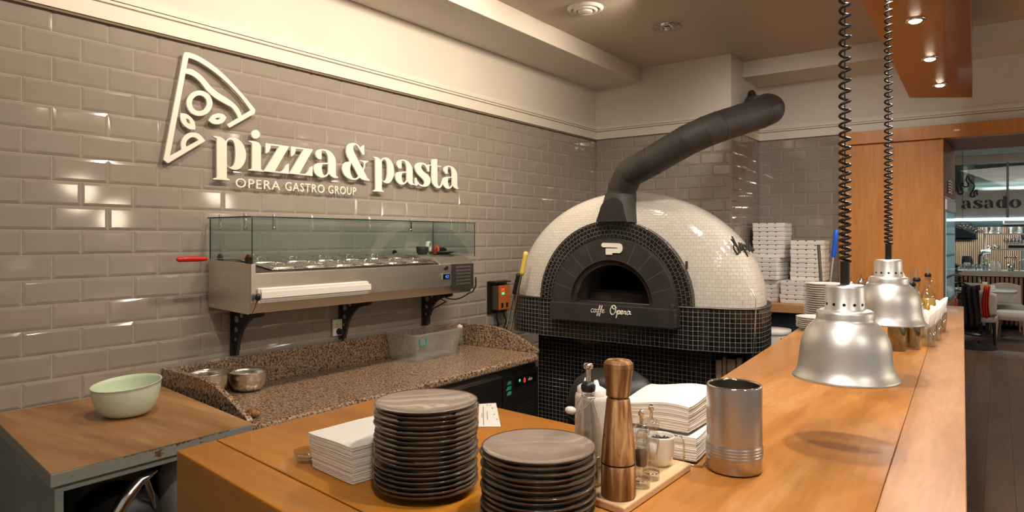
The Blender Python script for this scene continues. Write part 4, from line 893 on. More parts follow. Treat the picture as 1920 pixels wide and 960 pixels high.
b = B(); b.box(.660,.664,3.165,3.395,.720,.778); d = b.build('control_panel', 'nightpane', t, world=True, bevel=.003)
for y, mm, tx in ((3.215,'green_led','*'),(3.265,'red_led','0')):
    q = text_mesh(tx, .040, .0004, 'led', mm, None, face_px(.6645) @ Matrix.Translation((y,.736,0))); q.parent = d; q.location = -Vector(t.location)
q = text_mesh('ebo', .030, .0004, 'control_text', 'paper', None, face_px(.6645) @ Matrix.Translation((3.325,.740,0))); q.parent = d; q.location = -Vector(t.location)
b = B()
for k in range(3): b.prism_x([(3.095-.012*(k==1),.748-k*.030),(3.135,.748-k*.030),(3.135,.768-k*.030),(3.105,.768-k*.030)], .660, .6615)
b.build('teal_emblem', 'teal', t, world=True)
b = B()
for r in range(4):
    for k in range(5): b.box(.660,.6612,3.20+k*.034+(.017 if r%2 else 0),3.222+k*.034+(.017 if r%2 else 0),.60-r*.018,.606-r*.018)
b.build('vent_slots', 'darkgap', t, world=True)
# steel mixing bowls on the granite
def steelbowl(loc, r, h, lab, fill=None):
    t = thing('steel_bowl', loc, lab, 'bowl', 'steel bowls on the granite worktop')
    b = B(); pr = [(.0001,0),(r*.45,0)]+[(r*(.45+.55*math.sin(PI/2*k/10)), h*(1-math.cos(PI/2*k/10))) for k in range(1,11)]
    pr += [(r*1.05,h+.001),(r*1.05,h+.003),(r*.985,h)]+[(r*.985*(.45+.55*math.sin(PI/2*k/10)), .002+(h-.002)*(1-math.cos(PI/2*k/10))) for k in range(9,0,-1)]+[(.0001,.002)]
    b.lathe(pr, n=44); b.build('bowl', 'steel_smooth', t)
    if fill: b = B(); b.lathe([(.0001,h*.72),(r*.90,h*.72)], n=32); b.build('contents', fill, t)
    return t
steelbowl((.134,1.579,GTZ+.001), .090, .114, 'shiny steel bowl in the left corner of the granite against the side splashback')
steelbowl((.130,1.785,GTZ+.001), .088, .088, 'small steel bowl with pale contents right of the corner bowl', 'porcelain')
t = thing('plastic_box', (.165,2.93,GTZ), 'empty cloudy clear plastic food box on the granite near the wall', 'box', rz=.02)
def boxshell(w0, d0, w1, d1, h, th=.003):
    b = B(); R_ = [ringpts(0,0,w0/2,d0/2,0.001,14,48), ringpts(0,0,w1/2,d1/2,h,14,48), ringpts(0,0,w1/2+.010,d1/2+.010,h,14,48), ringpts(0,0,w1/2+.010,d1/2+.010,h-.008,14,48)]
    loft(b, R_, caps=False, smooth=False); b.add(R_[0], [list(range(48))[::-1]])
    R2 = [ringpts(0,0,w1/2-th,d1/2-th,h,14,48), ringpts(0,0,w0/2-th,d0/2-th,.005,14,48)]; loft(b, R2, caps=False, smooth=False); b.add(R2[1], [list(range(48))])
    return b
boxshell(.21,.38,.25,.43,.158).build('shell', 'plasticbox', t)
b = B(); b.box(.119,.126,-.175,-.115,.095,.100); b.box(.119,.126,-.175,-.170,.100,.135); b.box(.119,.126,-.120,-.115,.100,.135); b.build('latch', 'teal', t)
b = B(); b.obox((.02,.05,.012), (.15,.20,.003), .2); b.build('inner_sheet', 'plasticbox', t)
t = thing('squeeze_bottle', (.062,3.372,GTZ), 'small pale squeeze bottle in the far corner of the granite worktop', 'bottle')
b = B(); b.lathe([(.0001,.001),(.022,.001),(.024,.01),(.024,.10),(.015,.118),(.0001,.118)], n=20); b.build('body', 'plasticbox', t)
b = B(); b.lathe([(.019,.112),(.019,.128),(.006,.132),(.004,.138),(.0001,.138)], n=16); b.build('cap', 'white', t)
b = B(); b.lathe([(.0001,.004),(.020,.004),(.021,.045),(.0001,.045)], n=16); b.build('contents', 'oil_herb', t)
b = B(); b.sphere((.575,1.525,GTZ+.019), .025, 14, (1.1,1.2,.75)); tag(b.build('brown_stone', 'acacia'), 'small brown rounded lump at the front left corner of the granite', 'stone')

# ================================================================== worn grey cabinet at the left
t = thing('grey_cabinet', (.45,1.05,0), 'worn grey painted open cabinet with a worn wooden top at the left', 'cabinet')
TP = [(.012,.835),(.881,.722),(.876,1.330),(.012,1.438)]
def inset(P, d):
    cx = sum(p[0] for p in P)/4; cy = sum(p[1] for p in P)/4; return [(p[0]+(cx-p[0])*d, p[1]+(cy-p[1])*d) for p in P]
b = B(); b.prism(TP, .9585, .9600); b.build('wooden_top', 'tabletop', t, world=True)
b = B(); b.prism(inset(TP,-.004), .922, .9584); b.build('top_edge', 'greychip', t, world=True, bevel=.002)
b = B(); b.prism([(.02,.845),(.870,.735),(.866,1.320),(.02,1.425)], .900, .9218); b.build('under_rail', 'greypaint', t, world=True, bevel=.001)
b = B(); b.prism([(.02,.845),(.870,.735),(.870,.757),(.02,.867)], .08, .8998); b.build('side_panel', 'greypaint', t, world=True, bevel=.001)
b = B(); b.prism([(.02,1.403),(.866,1.298),(.866,1.320),(.02,1.425)], .08, .8998); b.build('side_panel', 'greypaint', t, world=True, bevel=.001)
b = B(); b.prism([(.02,.868),(.035,.868),(.035,1.402),(.02,1.402)], .08, .8998); b.build('back_panel', 'greypaint', t, world=True)
wr = random.Random(21)
b = B(); y = .80
while y < 1.24:                                        # bare brown wood where the paint has chipped off the front top edge
    w = wr.uniform(.006,.022); d_ = wr.uniform(.002,.010)*(1-abs(y-1.06)/.30 if abs(y-1.06) < .28 else .12); x = .8797-(y-.722)*.0082+.0032
    b.add([(x,y,.9583),(x,y+w*1.1,.9583),(x,y+w*.7,.9583-d_*.6),(x,y+w*.2,.9583-d_)], [(0,1,2,3)]); y += w*.9
b.build('bare_edge', 'paint_chip', t, world=True, label='bare brown wood along the chipped front edge')
for z in (.08,.50):
    b = B(); b.prism([(.036,.870),(.860,.760),(.860,1.296),(.036,1.400)], z, z+.018); b.build('shelf', 'greypaint', t, world=True)
for (x,y) in ((.06,.88),(.84,.78),(.06,1.37),(.84,1.27)):
    b = B(); b.cyl((x,y,0), .02, .08, 12); b.build('leg', 'black', t, world=True)
t = thing('mint_bowl', (.407,1.126,.961), 'mint green melamine salad bowl on the worn wooden cabinet top', 'bowl')
t.scale = (.95,.95,.95)
b = B(); R_, H_ = .118, .120
rings = []
def tilt(rr, zz, n=44):
    out = []
    for k in range(n):
        a = 2*PI*k/n; z = zz + zz/H_*.011*math.cos(a-1.75); out.append((rr*math.cos(a), rr*math.sin(a), z))
    return out
pr = [(.055,0),(.06,.002)]+[(.06+.058*math.sin(PI/2*k/12)**.9, .002+(H_-.002)*(1-math.cos(PI/2*k/12))**.85) for k in range(1,13)]
pr += [(.1205,H_+.001),(.1195,H_+.003),(.1155,H_+.001)]+[(.057+.0575*math.sin(PI/2*k/12)**.9, .006+(H_-.007)*(1-math.cos(PI/2*k/12))**.85) for k in range(11,0,-1)]+[(.0005,.006)]
loft(b, [tilt(r,z) for r,z in pr], caps=False); b.add(tilt(.055,0), [list(range(44))[::-1]]); b.build('bowl', 'greenbowl', t)
# things on the cabinet shelf
t = thing('electric_iron', (.70,.97,.519), 'dark appliance with a bright metal grip inside the grey cabinet', 'appliance', rz=.1)
b = B(); loft(b, [ringpts(0,0,.12,.10,.0,3), ringpts(0,0,.13,.11,.15,3), ringpts(0,0,.12,.10,.25,2.5), ringpts(0,0,.08,.06,.29,2)]); b.build('body', 'black', t)
b = B(); b.tube([(.10,-.08,.22),(.125,-.05,.29),(.12,0.0,.335),(.11,.06,.345)], [.018,.020,.017,.004], 12); b.tube([(.11,.02,.335),(.125,.035,.28),(.115,.05,.23)], [.012,.008,.004], 10); b.build('grip', 'steel_smooth', t, label='bright metal grip')
t = thing('paper_bag', (.42,1.06,.519), 'dim brownish paper bag at the back of the grey cabinet shelf', 'bag')
b = B(); b.obox((0,0,.17), (.16,.22,.335)); b.build('bag', 'flour', t, bevel=.02)
t = thing('paper_sack', (.70,1.19,.519), 'pale sack with a red letter beside the orange bar corner', 'sack')
b = B(); loft(b, [ringpts(0,0,.10,.06,.0,4), ringpts(0,0,.11,.07,.1,3), ringpts(0,0,.11,.07,.26,3), ringpts(0,0,.09,.05,.33,3)]); b.build('sack', 'flour', t)
text_mesh('D', .08, .001, 'red_letter', 'sauce', t, face_px(.112) @ Matrix.Translation((-.02,.20,0)))

# ================================================================== L-shaped wooden bar
BZ = 1.10
def xl(y): return 2.168-.0608*(y-2.10)
def xr(y): return 2.907-.0359*(y-1.472)
t = thing('bar_counter', (2.5,2.5,0), 'long lacquered orange wooden bar counter turning a corner in the foreground', 'bar counter')
b = B(); b.prism([(xl(1.53),1.53),(2.215,.55),(2.80,.55),(xr(5.86)-.1355,5.86),(xl(5.86),5.86)], BZ-.045, BZ); b.build('long_worktop', 'bar', t, world=True, bevel=.0015)
b = B(); b.prism([(2.8005,.55),(2.94,.55),(xr(5.86),5.86),(xr(5.86)-.135,5.86)], BZ-.045, BZ); b.build('long_edge_board', 'bar_edge', t, world=True, bevel=.0025)
b = B(); b.prism([(1.386,.905),(2.214,.80),(2.2015,1.527),(1.386,1.595)], BZ-.045, BZ-.0006); b.build('short_worktop', 'bar2', t, world=True, bevel=.002)
b = B(); b.prism([(1.390,.802),(2.214,.695),(2.214,.796),(1.3875,.901)], BZ-.30, BZ); b.build('edge_board', 'bar2', t, world=True, bevel=.004)
b = B(); b.prism([(1.392,.804),(2.214,.698),(2.214,.740),(1.392,.846)], .06, BZ-.301); b.build('front_panel', 'bar2', t, world=True)
b = B(); b.prism([(1.400,.90),(1.44,.90),(1.44,1.58),(1.400,1.58)], .06, BZ-.046); b.build('end_panel', 'bar2', t, world=True)
b = B(); b.prism([(xl(1.53)+.05,1.53),(xl(5.8)+.05,5.8),(xl(5.8)+.09,5.8),(xl(1.53)+.09,1.53)], .06, BZ-.046); b.prism([(1.45,1.50),(2.2,1.44),(2.2,1.47),(1.45,1.53)], .06, BZ-.046); b.build('kitchen_panel', 'navy', t, world=True)
b = B(); b.prism([(2.90,.60),(2.93,.60),(xr(5.84)-.02,5.84),(xr(5.84)-.05,5.84)], .0, BZ-.046); b.build('guest_panel', 'bar', t, world=True)

# ------------------------------------------------------------------ dark plates
def plate_proto(name):
    p = thing(name, (0,0,0), '', 'plate')
    b = B(); b.lathe([(.0001,.002),(.048,.002),(.052,0),(.056,.0),(.058,.002),(.080,.006),(.096,.0115),(.1015,.016),(.1025,.018)], n=56); b.build('underside', 'black_gloss', p)
    b = B(); b.lathe([(.1012,.0186)]+[(.1005*(1-k/12)+.0001, .0058+.0124*(1-k/12)**3.2) for k in range(0,13)], n=56); b.build('face', 'plate_top', p)
    b = B(); b.lathe([(.1025,.018),(.1028,.0188),(.1018,.0194),(.1003,.0182)], n=56); b.build('rim', 'plate_rim', p)
    return p
def word(k): return ['first','second','third','fourth','fifth','sixth','seventh','eighth','ninth','tenth','eleventh','twelfth','thirteenth','fourteenth','fifteenth','sixteenth','seventeenth','eighteenth','nineteenth','twentieth'][k]
PP = None; rp = random.Random(5)
for which, cx, cy, n, pitch in (('taller left', 2.031, .974, 18, .0092), ('shorter right', 2.283, .997, 12, .0098)):
    for k in range(n):
        if PP is None: PP = plate_proto('dinner_plate'); p = PP
        else: p = copy_tree(PP)
        p.location = (cx+rp.uniform(-.0024,.0024), cy+rp.uniform(-.0024,.0024), BZ+.001+k*pitch); p.rotation_euler = (rp.uniform(-.006,.006), rp.uniform(-.006,.006), rp.uniform(0,6))
        up = n-1-k
        p['group'] = 'plates of the %s stack' % which
        p['label'] = ('dark glossy plate with taupe face on top of the %s stack in the foreground' % which) if up == 0 else 'dark glossy plate in the %s foreground stack, %s below the top plate' % (which, word(up-1))
# ------------------------------------------------------------------ napkins
def napkin_stack(name, loc, size, h, rz, label, n, wave=0., group=None, flare=0., lean=(0,0)):
    t = thing(name, loc, label, 'napkins', group, rz)
    b = B(); m = 10; rings = []; rn = random.Random(3)
    per = [(-1+2*i/m,-1) for i in range(m)]+[(1,-1+2*i/m) for i in range(m)]+[(1-2*i/m,1) for i in range(m)]+[(-1,1-2*i/m) for i in range(m)]
    for k in range(n+1):
        u = k/n; s = 1+flare*(u-.6)
        for q, dz in ((1.0, 0), (.9965, .0008)):
            z = u*h+dz; ox, oy = rn.uniform(-.0008,.0008)+lean[0]*u, rn.uniform(-.0008,.0008)+lean[1]*u
            ring_ = []
            for x, y in per:
                rr = 1-.06*max(0, abs(x)+abs(y)-1.7)
                ring_.append((x*size/2*s*q*rr+ox, y*size/2*s*q*rr+oy, max(.0005, z+wave*u*math.sin(x*2.1+.5)*.5+wave*u*.4*math.sin(y*1.8))))
            rings.append(ring_)
    loft(b, rings, caps=False, smooth=False)
    top = rings[-1]; zc = sum(p[2] for p in top)/len(top); c = (sum(p[0] for p in top)/len(top), sum(p[1] for p in top)/len(top), zc)
    NN = len(top); rg = [top]
    for f in (.75,.5,.25):
        rg.append([(c[0]+(p[0]-c[0])*f, c[1]+(p[1]-c[1])*f, max(.0005, h+wave*math.sin((p[0]-c[0])*f/(size/2)*2.1+.5)*.5+wave*.4*math.sin((p[1]-c[1])*f/(size/2)*1.8))+.0006) for p in top])
    loft(b, rg, caps=False, smooth=True); b.add(rg[-1], [list(range(NN))], True)
    b.build('folded_stack', 'paper', t); return t
napkin_stack('napkin_stack', (1.832,.985,BZ), .168, .077, -.13, 'square stack of white paper napkins left of the taller plate stack', 26, .004, flare=.10, lean=(-.004,.004))
t = thing('glass_ashtray', (1.700,.940,BZ), 'small clear glass dish behind the left napkin stack', 'dish')
b = B(); b.lathe([(.0001,.001),(.024,.001),(.029,.012),(.031,.024),(.029,.024),(.026,.010),(.0001,.006)], n=28); b.build('dish', 'glassy', t)
# ------------------------------------------------------------------ small printed card
t = thing('paper_slip', (1.80,1.505,BZ+.0008), 'white printed paper slip on the bar behind the taller plate stack', 'paper slip')
SL = [(1.660,1.505),(1.745,1.572),(1.865,1.467),(1.775,1.405)]
SL = [(1.6922, 1.5598), (1.7257, 1.6003), (1.89, 1.4069), (1.8422, 1.372)]
b = B(); b.prism(SL, BZ+.0004, BZ+.0009); b.build('sheet', 'paper', t, world=True)
def lerp2(u, v):
    a = [SL[0][i]*(1-u)+SL[1][i]*u for i in (0,1)]; c = [SL[3][i]*(1-u)+SL[2][i]*u for i in (0,1)]; return [a[i]*(1-v)+c[i]*v for i in (0,1)]
b = B(); rl = random.Random(2)
for u, v0, v1 in ((.22,.15,.95),(.42,.38,.72),(.15,.45,.65)):
    v = v0
    while v < v1:
        w = rl.uniform(.02,.05); q = [lerp2(u,v),lerp2(u+.035,v),lerp2(u+.035,min(v1,v+w)),lerp2(u,min(v1,v+w))]; b.prism(q, BZ+.0010, BZ+.0012); v += w+.012
for u, v in ((.45,.06),(.62,.08),(.75,.5),(.85,.7),(.7,.22)): q = [lerp2(u,v),lerp2(u+.07,v),lerp2(u+.07,v+.03),lerp2(u,v+.03)]; b.prism(q, BZ+.0010, BZ+.0012)
b.build('print', 'steel_dark', t, world=True)
b = B(); b.tube([(2.02,1.36,BZ+.004),(2.05,1.375,BZ+.016),(2.09,1.36,BZ+.018),(2.13,1.32,BZ+.010),(2.15,1.29,BZ+.004)], .0022, 6); tag(b.build('loose_cord', 'black'), 'short loose black cord on the bar behind the shorter plate stack', 'cord')  # plain loose black cord, drawn as a short bent tube

# ------------------------------------------------------------------ condiment tray and what stands on it
TZ = BZ+.016
b = B(); b.prism([(2.245,1.112),(2.412,1.082),(2.420,1.385),(2.215,1.400)], BZ+.001, TZ); tag(b.build('wooden_tray', 'tray', bevel=.003), 'pale beech serving board under the pepper mill and condiments', 'tray')
t = thing('pepper_mill', (2.377,1.128,TZ+.0005), 'tall acacia wooden pepper mill at the front of the beech board', 'pepper mill')
def poly_lathe(pr, n): 
    b = B(); b.lathe(pr, n=n); return b
b = poly_lathe([(.0001,0),(.0305,0),(.0325,.004),(.0325,.060),(.0318,.0618)], 40); b.build('base', 'acacia', t)
b = poly_lathe([(.0308,.0618),(.0308,.0648)], 40); b.build('joint_ring', 'soot', t)
b = poly_lathe([(.0318,.0648),(.0322,.066),(.0300,.10),(.0265,.135),(.0235,.165),(.0220,.181),(.0200,.184),(.0001,.184)], 40); b.build('body', 'acacia', t)
b = poly_lathe([(.016,.184),(.016,.187),(.0205,.187),(.0220,.190),(.0278,.242),(.0272,.249),(.0225,.2545),(.0001,.2555)], 12)
for i in range(len(b.sm)): b.sm[i] = False
o = b.build('head', 'acacia', t, bevel=.0012)
# burnt-in lettering running down the body
mtp = Matrix.Translation((0,0,0))
def mill_pt(u, v):                                     # u down the body, v across
    z = .155-u; r = .0225+(.155-z)*.135+.0006; a = -PI/2-.62+v/r; return (r*math.cos(a), r*math.sin(a), z)
b = B()
for ln in ([(0,.006),(-.004,.002),(-.002,-.004),(.006,-.005),(.008,.001)],[(.012,-.004),(.016,.002),(.020,-.004)],[(.022,.003),(.022,-.004)],[(.026,-.004),(.026,.003),(.030,-.003),(.032,.003)],[(.036,.0),(.040,.002),(.042,-.004)]):
    b.tube([mill_pt(u, v) for u, v in ln], .0006, 5)
b.build('burnt_lettering', 'soot', t)
# swing-top oil bottle with pourer
t = thing('oil_bottle', (2.300,1.150,TZ+.0005), 'clear glass oil bottle with steel pourer and wire clasp beside the pepper mill', 'bottle')
b = B(); b.lathe([(.0001,.001),(.026,.001),(.029,.006),(.029,.085),(.027,.105),(.019,.140),(.0125,.160),(.0120,.172),(.0135,.174),(.0135,.182),(.0120,.184)], n=32); b.build('glass_body', 'glassy', t)
b = B(); b.lathe([(.0001,.004),(.027,.005),(.0275,.055),(.0001,.055)], n=28); b.build('oil', 'oil_herb', t)
b = B(); b.lathe([(.0125,.181),(.0145,.186),(.0145,.193),(.010,.200),(.0001,.200)], n=20); b.build('stopper', 'black', t)
b = B(); b.tube([(0,0,.199),(0,0,.228)], .0046, 10); b.lathe([(.0001,.226),(.0085,.226),(.0095,.231),(.0085,.236),(.0001,.237)], n=16); b.build('pourer', 'steel_smooth', t)
b = B(); b.tube([(-.014,0,.170),(-.022,-.012,.150),(-.034,-.012,.140)], .0011, 6); b.tube([(.014,0,.170),(.004,-.022,.152),(-.026,-.018,.135)], .0011, 6); b.tube([(.0135*math.cos(a*PI/8),.0135*math.sin(a*PI/8),.171) for a in range(16)], .0012, 6, closed=True)
b.sphere((-.032,-.014,.142), .0095, 14, (1.3,1,.8), 1); b.build('wire_clasp', ['steel_smooth','porcelain'], t)
def squeeze(x, y, h, lab, lvl):
    t = thing('sauce_bottle', (x,y,TZ+.0005), lab, 'bottle', 'squeeze bottles on the beech board')
    b = B(); b.lathe([(.0001,.001),(.0235,.001),(.0255,.006),(.0255,h-.030),(.0235,h-.022),(.017,h-.018)], n=28); b.build('body', 'squeeze', t)
    b = B(); b.lathe([(.0205,h-.024),(.0205,h-.008),(.013,h-.003),(.0075,h-.001),(.004,h+.011),(.0001,h+.012)], n=22); b.build('cap', 'white', t)
    b = B(); b.lathe([(.0001,.003),(.0232,.004),(.0232,lvl),(.0001,lvl)], n=22); b.build('sauce', 'sauce', t)
squeeze(2.229,1.268,.168,'milky squeeze bottle behind the clear oil bottle','.06' and .07)
squeeze(2.281,1.216,.178,'milky squeeze bottle half full of red sauce between oil bottle and wooden mill',.072)
def glassmill(x, y, h, lab, fill):
    t = thing('glass_grinder', (x,y,TZ+.0005), lab, 'grinder', 'glass grinders on the beech board')
    b = B(); b.lathe([(.0001,.001),(.0165,.001),(.0175,.004),(.0165,.020),(.0125,.045),(.0145,.065),(.0165,.075),(.0155,.090),(.0115,.098),(.0165,.104),(.0165,.116),(.009,.122),(.0001,.123)], n=26); b.build('glass_body', 'glassy', t)
    b = B(); b.lathe([(.0001,.040),(.010,.041),(.0115,.07),(.0001,.071)], n=18); b.build('filling', fill, t)
    b = B(); b.lathe([(.0001,.122),(.0035,.122),(.0035,.137),(.0060,.139),(.0060,.146),(.0035,.149),(.0001,.149)], n=16); b.build('knob', 'chrome', t)
    b = B(); b.lathe([(.0155,.012),(.0175,.012),(.0175,.016),(.0155,.016)], n=20); b.build('collar', 'chrome', t)
glassmill(2.392,1.195,.15,'front clear glass grinder with dark pepper right of the wooden mill','pepper')
glassmill(2.390,1.245,.15,'rear clear glass grinder just before the white peppercorn bowl','porcelain')
t = thing('peppercorn_bowl', (2.371,1.335,TZ+.0005), 'small white porcelain bowl full of black peppercorns', 'bowl')
b = B(); b.lathe([(.0001,0),(.017,0),(.019,.003),(.025,.012),(.0285,.028),(.0295,.059),(.030,.062),(.0285,.0635),(.0270,.062),(.0262,.028),(.021,.014),(.0001,.010)], n=36); b.build('bowl', 'porcelain', t)
b = B(); rr = random.Random(9)
b.lathe([(.0001,.052),(.015,.0515),(.0262,.049)], n=24)
for k in range(95):
    r = .0240*math.sqrt(rr.random()); a = rr.uniform(0,2*PI); b.sphere((r*math.cos(a), r*math.sin(a), .0525+rr.uniform(0,.004)), rr.uniform(.0020,.0030), 6)
tag(b.build('peppercorns', 'pepper', t), kind='stuff')
# napkin holder: wire rack with two stacks
t = thing('napkin_rack', (2.325,1.50,BZ), 'wire napkin rack holding white napkins left of the steel wine cooler', 'rack', rz=.10)
b = B()
def loop(x, y, ax):
    w = .014; pts = [(x-w*ax[0], y-w*ax[1], .004), (x-w*ax[0], y-w*ax[1], .052), (x-w*.6*ax[0], y-w*.6*ax[1], .062), (x+w*.6*ax[0], y+w*.6*ax[1], .062), (x+w*ax[0], y+w*ax[1], .052), (x+w*ax[0], y+w*ax[1], .004)]
    b.tube(pts, .0020, 8)
loop(-.035,-.098,(1,0)); loop(.045,-.098,(1,0)); loop(.098,-.040,(0,1)); loop(.098,.045,(0,1)); loop(-.098,.0,(0,1)); loop(.0,.098,(1,0))
b.tube([(-.098,-.098,.003),(.098,-.098,.003),(.098,.098,.003),(-.098,.098,.003)], .002, 8, closed=True); b.build('wire_frame', 'chrome', t)
napkin_stack('napkin_pile', (2.325,1.50,BZ+.006), .170, .052, .10, 'lower pile of white napkins inside the wire rack', 12, .003, flare=.0, group='napkin piles in the wire rack')
napkin_stack('napkin_pile', (2.322,1.502,BZ+.066), .166, .060, -.02, 'upper wavy pile of white napkins on top in the wire rack', 14, .016, flare=.12, lean=(-.006,.006), group='napkin piles in the wire rack')
# steel wine cooler
t = thing('wine_cooler', (2.492,1.446,BZ+.0005), 'tall brushed steel cylinder wine cooler on the bar', 'wine cooler')
b = B(); pr = [(.0001,.001),(.052,.001),(.0565,.004),(.0575,.030)]
for k in range(4): z = .034+k*.0062; pr += [(.0575,z),(.0592,z+.0015),(.0592,z+.0035),(.0575,z+.005)]
pr += [(.0575,.062),(.0575,.178),(.0570,.182)]
b.lathe(pr, n=64); b.build('body', 'steel_vert', t)
b = B(); b.lathe([(.0570,.182),(.0565,.1845),(.0540,.1845),(.0530,.182)], n=64); b.build('rim', 'chrome', t)
b = B(); b.lathe([(.0530,.182),(.0520,.02),(.0001,.018)], n=64); b.build('lining', 'steel_dark', t)

# ------------------------------------------------------------------ two heat lamps on coiled cords
def heat_lamp(x, y, z, s, lab):
    t = thing('heat_lamp', (x,y,z), lab, 'heat lamp', 'heat lamps over the bar')
    q = lambda P: [(r*s, h*s) for r, h in P]
    b = B(); b.lathe(q([(.1145,.003),(.1185,.001),(.1195,.004),(.1175,.008),(.1110,.016),(.1060,.032),(.1030,.052),(.1015,.070),(.1000,.084),(.0960,.100),(.0880,.118),(.0770,.132),(.0690,.139),(.0655,.143),(.0645,.148),(.0645,.160),(.0625,.165),(.0560,.168),(.0470,.169),(.0001,.169)]), n=72)
    b.lathe(q([(.1145,.003),(.1085,.016),(.1035,.034),(.0985,.080),(.086,.112),(.066,.136),(.0001,.140)]), n=72); b.build('shade', 'alu', t)
    b = B(); b.lathe(q([(.0460,.169),(.0445,.171),(.0440,.222),(.0425,.227),(.0390,.229),(.0001,.230)]), n=56); c = b.build('cap', 'alu', t)
    b = B()
    for k in range(12):
        a = 2*PI*k/12+.13; b.cyl((0,0,0), .0036*s, .0008, 12, mtx=Matrix.Rotation(a,4,'Z') @ Matrix.Translation((.0442*s,0,.183*s)) @ RY)
    v = b.build('vent_hole', 'black', None); v.parent = c; tag(v)
    b = B(); b.tube([(0,0,.2295*s),(0,0,.286*s)], .0105*s, 20); b.build('sleeve', 'black', t)
    top = ZC-z-.52 if False else 2.55-z; H0 = .286*s
    b = B(); pts = []; h = H0; a = 0.
    while h < top-.01:
        u = min(1, (h-H0)/.45); pitch = .0135+.0125*u
        pts.append((.0118*s*math.cos(a), .0118*s*math.sin(a), h)); a += 2*PI/12; h += pitch/12
    b.tube(pts, .0034*s, 6); b.build('coiled_cord', 'black', t)
    b = B(); b.tube([(0,0,H0),(0,0,top)], .0015, 6); b.cyl((0,0,top-.012), .024, .0118, 20); b.build('hanging_wire', 'black', t)
    b = B(); b.lathe([(.0001,.03),(.03,.035),(.04,.07),(.015,.11),(.012,.139)], n=24); b.build('bulb', 'white', t)
heat_lamp(2.655,1.766,1.262,.985,'nearer and larger silver bell heat lamp on black coiled cord')
heat_lamp(2.640,2.680,1.298,.985,'farther silver bell heat lamp on black coiled cord above the oil bottles')

# ------------------------------------------------------------------ far things on the bar
def white_plates(n, cx, cy, r, pitch, grp, lab):
    proto = None
    for k in range(n):
        if proto is None:
            b = B(); s = r/.1025
            b.lathe([(.0001,.0),(.05*s,.0),(.056*s,.002),(.098*s,.016),(.1025*s,.0185),(.1025*s,.0205),(.096*s,.0185),(.060*s,.006),(.0001,.005)], n=44); o = proto = b.build('white_plate', 'porcelain')
        else: o = proto.copy(); COL.objects.link(o)
        o.location = (cx+rp.uniform(-.002,.002), cy+rp.uniform(-.002,.002), BZ+.001+k*pitch)
        up = n-1-k; tag(o, (lab+', top plate') if up == 0 else lab+', %s from the top' % word(up), 'plate', grp)
white_plates(17, 2.115, 4.30, .112, .0132, 'tall stack of white plates', 'white plate in the tall stack behind the nearer heat lamp')
white_plates(6, 2.150, 3.90, .100, .0105, 'short stack of white plates', 'white plate in the short stack at the bar edge')
# container with two tools behind the plates
t = thing('tool_holder', (2.045,4.74,BZ), 'steel cylinder holding tools behind the white plates', 'holder')
b = B(); b.lathe([(.0001,.002),(.05,.002),(.052,.15),(.049,.15),(.047,.006),(.0001,.006)], n=28); b.build('cylinder', 'steel', t)
b = B(); b.tube([(2.025,4.73,BZ+.012),(1.992,4.76,1.555)], .010, 10); o = b.build('grey_handle_tool', 'steel_dark'); tag(o, 'grey metal rod standing left of the blue handled tool', 'tool')
t = thing('blue_handled_tool', (2.045,4.745,BZ+.012), 'metal tool with bright blue grip standing before the pizza boxes', 'tool')
b = B(); b.tube([(0,0,0),(.035,.02,.36)], .007, 10); b.build('rod', 'steel', t)
b = B(); b.tube([(.035,.02,.36),(.038,.021,.38),(.047,.026,.48),(.052,.028,.525),(.053,.029,.54)], [.012,.016,.0135,.017,.010], 12); b.build('grip', 'blue', t)
# tall oil bottles
def oil_bottle(x, y, lab, fill, clasp=False, sq=False):
    t = thing('tall_oil_bottle', (x,y,BZ+.0005), lab, 'bottle', 'oil bottles on the far bar')
    nn = 4 if sq else 28
    def R(r): return r
    b = B(); body = [(.034,.002),(.0365,.006),(.0365,.165),(.034,.178),(.024,.200),(.0155,.222),(.0130,.240),(.0130,.268),(.0155,.270),(.0155,.280)]
    b.lathe([(.0001,.002)]+body, n=28); b.build('glass_body', 'glassy', t)
    b = B(); b.lathe([(.0001,.005),(.0345,.006),(.0345,.160),(.0001,.160)], n=28); b.build('oil', fill, t)
    b = B(); b.lathe([(.0130,.279),(.0165,.282),(.0180,.290),(.0140,.300),(.0001,.302)], n=18); b.build('stopper', 'black', t)
    b = B(); b.tube([(0,0,.30),(0,0,.345)], .0036, 8); b.build('pourer', 'steel_smooth', t)
    if clasp: b = B(); b.tube([(.0145,0,.255),(.030,0,.262),(.036,0,.238),(.028,0,.222)], .0018, 6); b.build('wire_clasp', 'steel_smooth', t)
oil_bottle(2.588,3.40,'olive oil bottle with herbs left of the pair under the farther heat lamp','oil_herb')
oil_bottle(2.635,3.50,'olive oil bottle with herbs right of the pair under the farther heat lamp','oil_herb')
oil_bottle(2.622,3.90,'oil bottle with black pourer rising right of the farther heat lamp','yellow_oil')
oil_bottle(2.632,4.42,'yellow oil bottle with wire clasp, farthest of the oil bottles','yellow_oil', True)
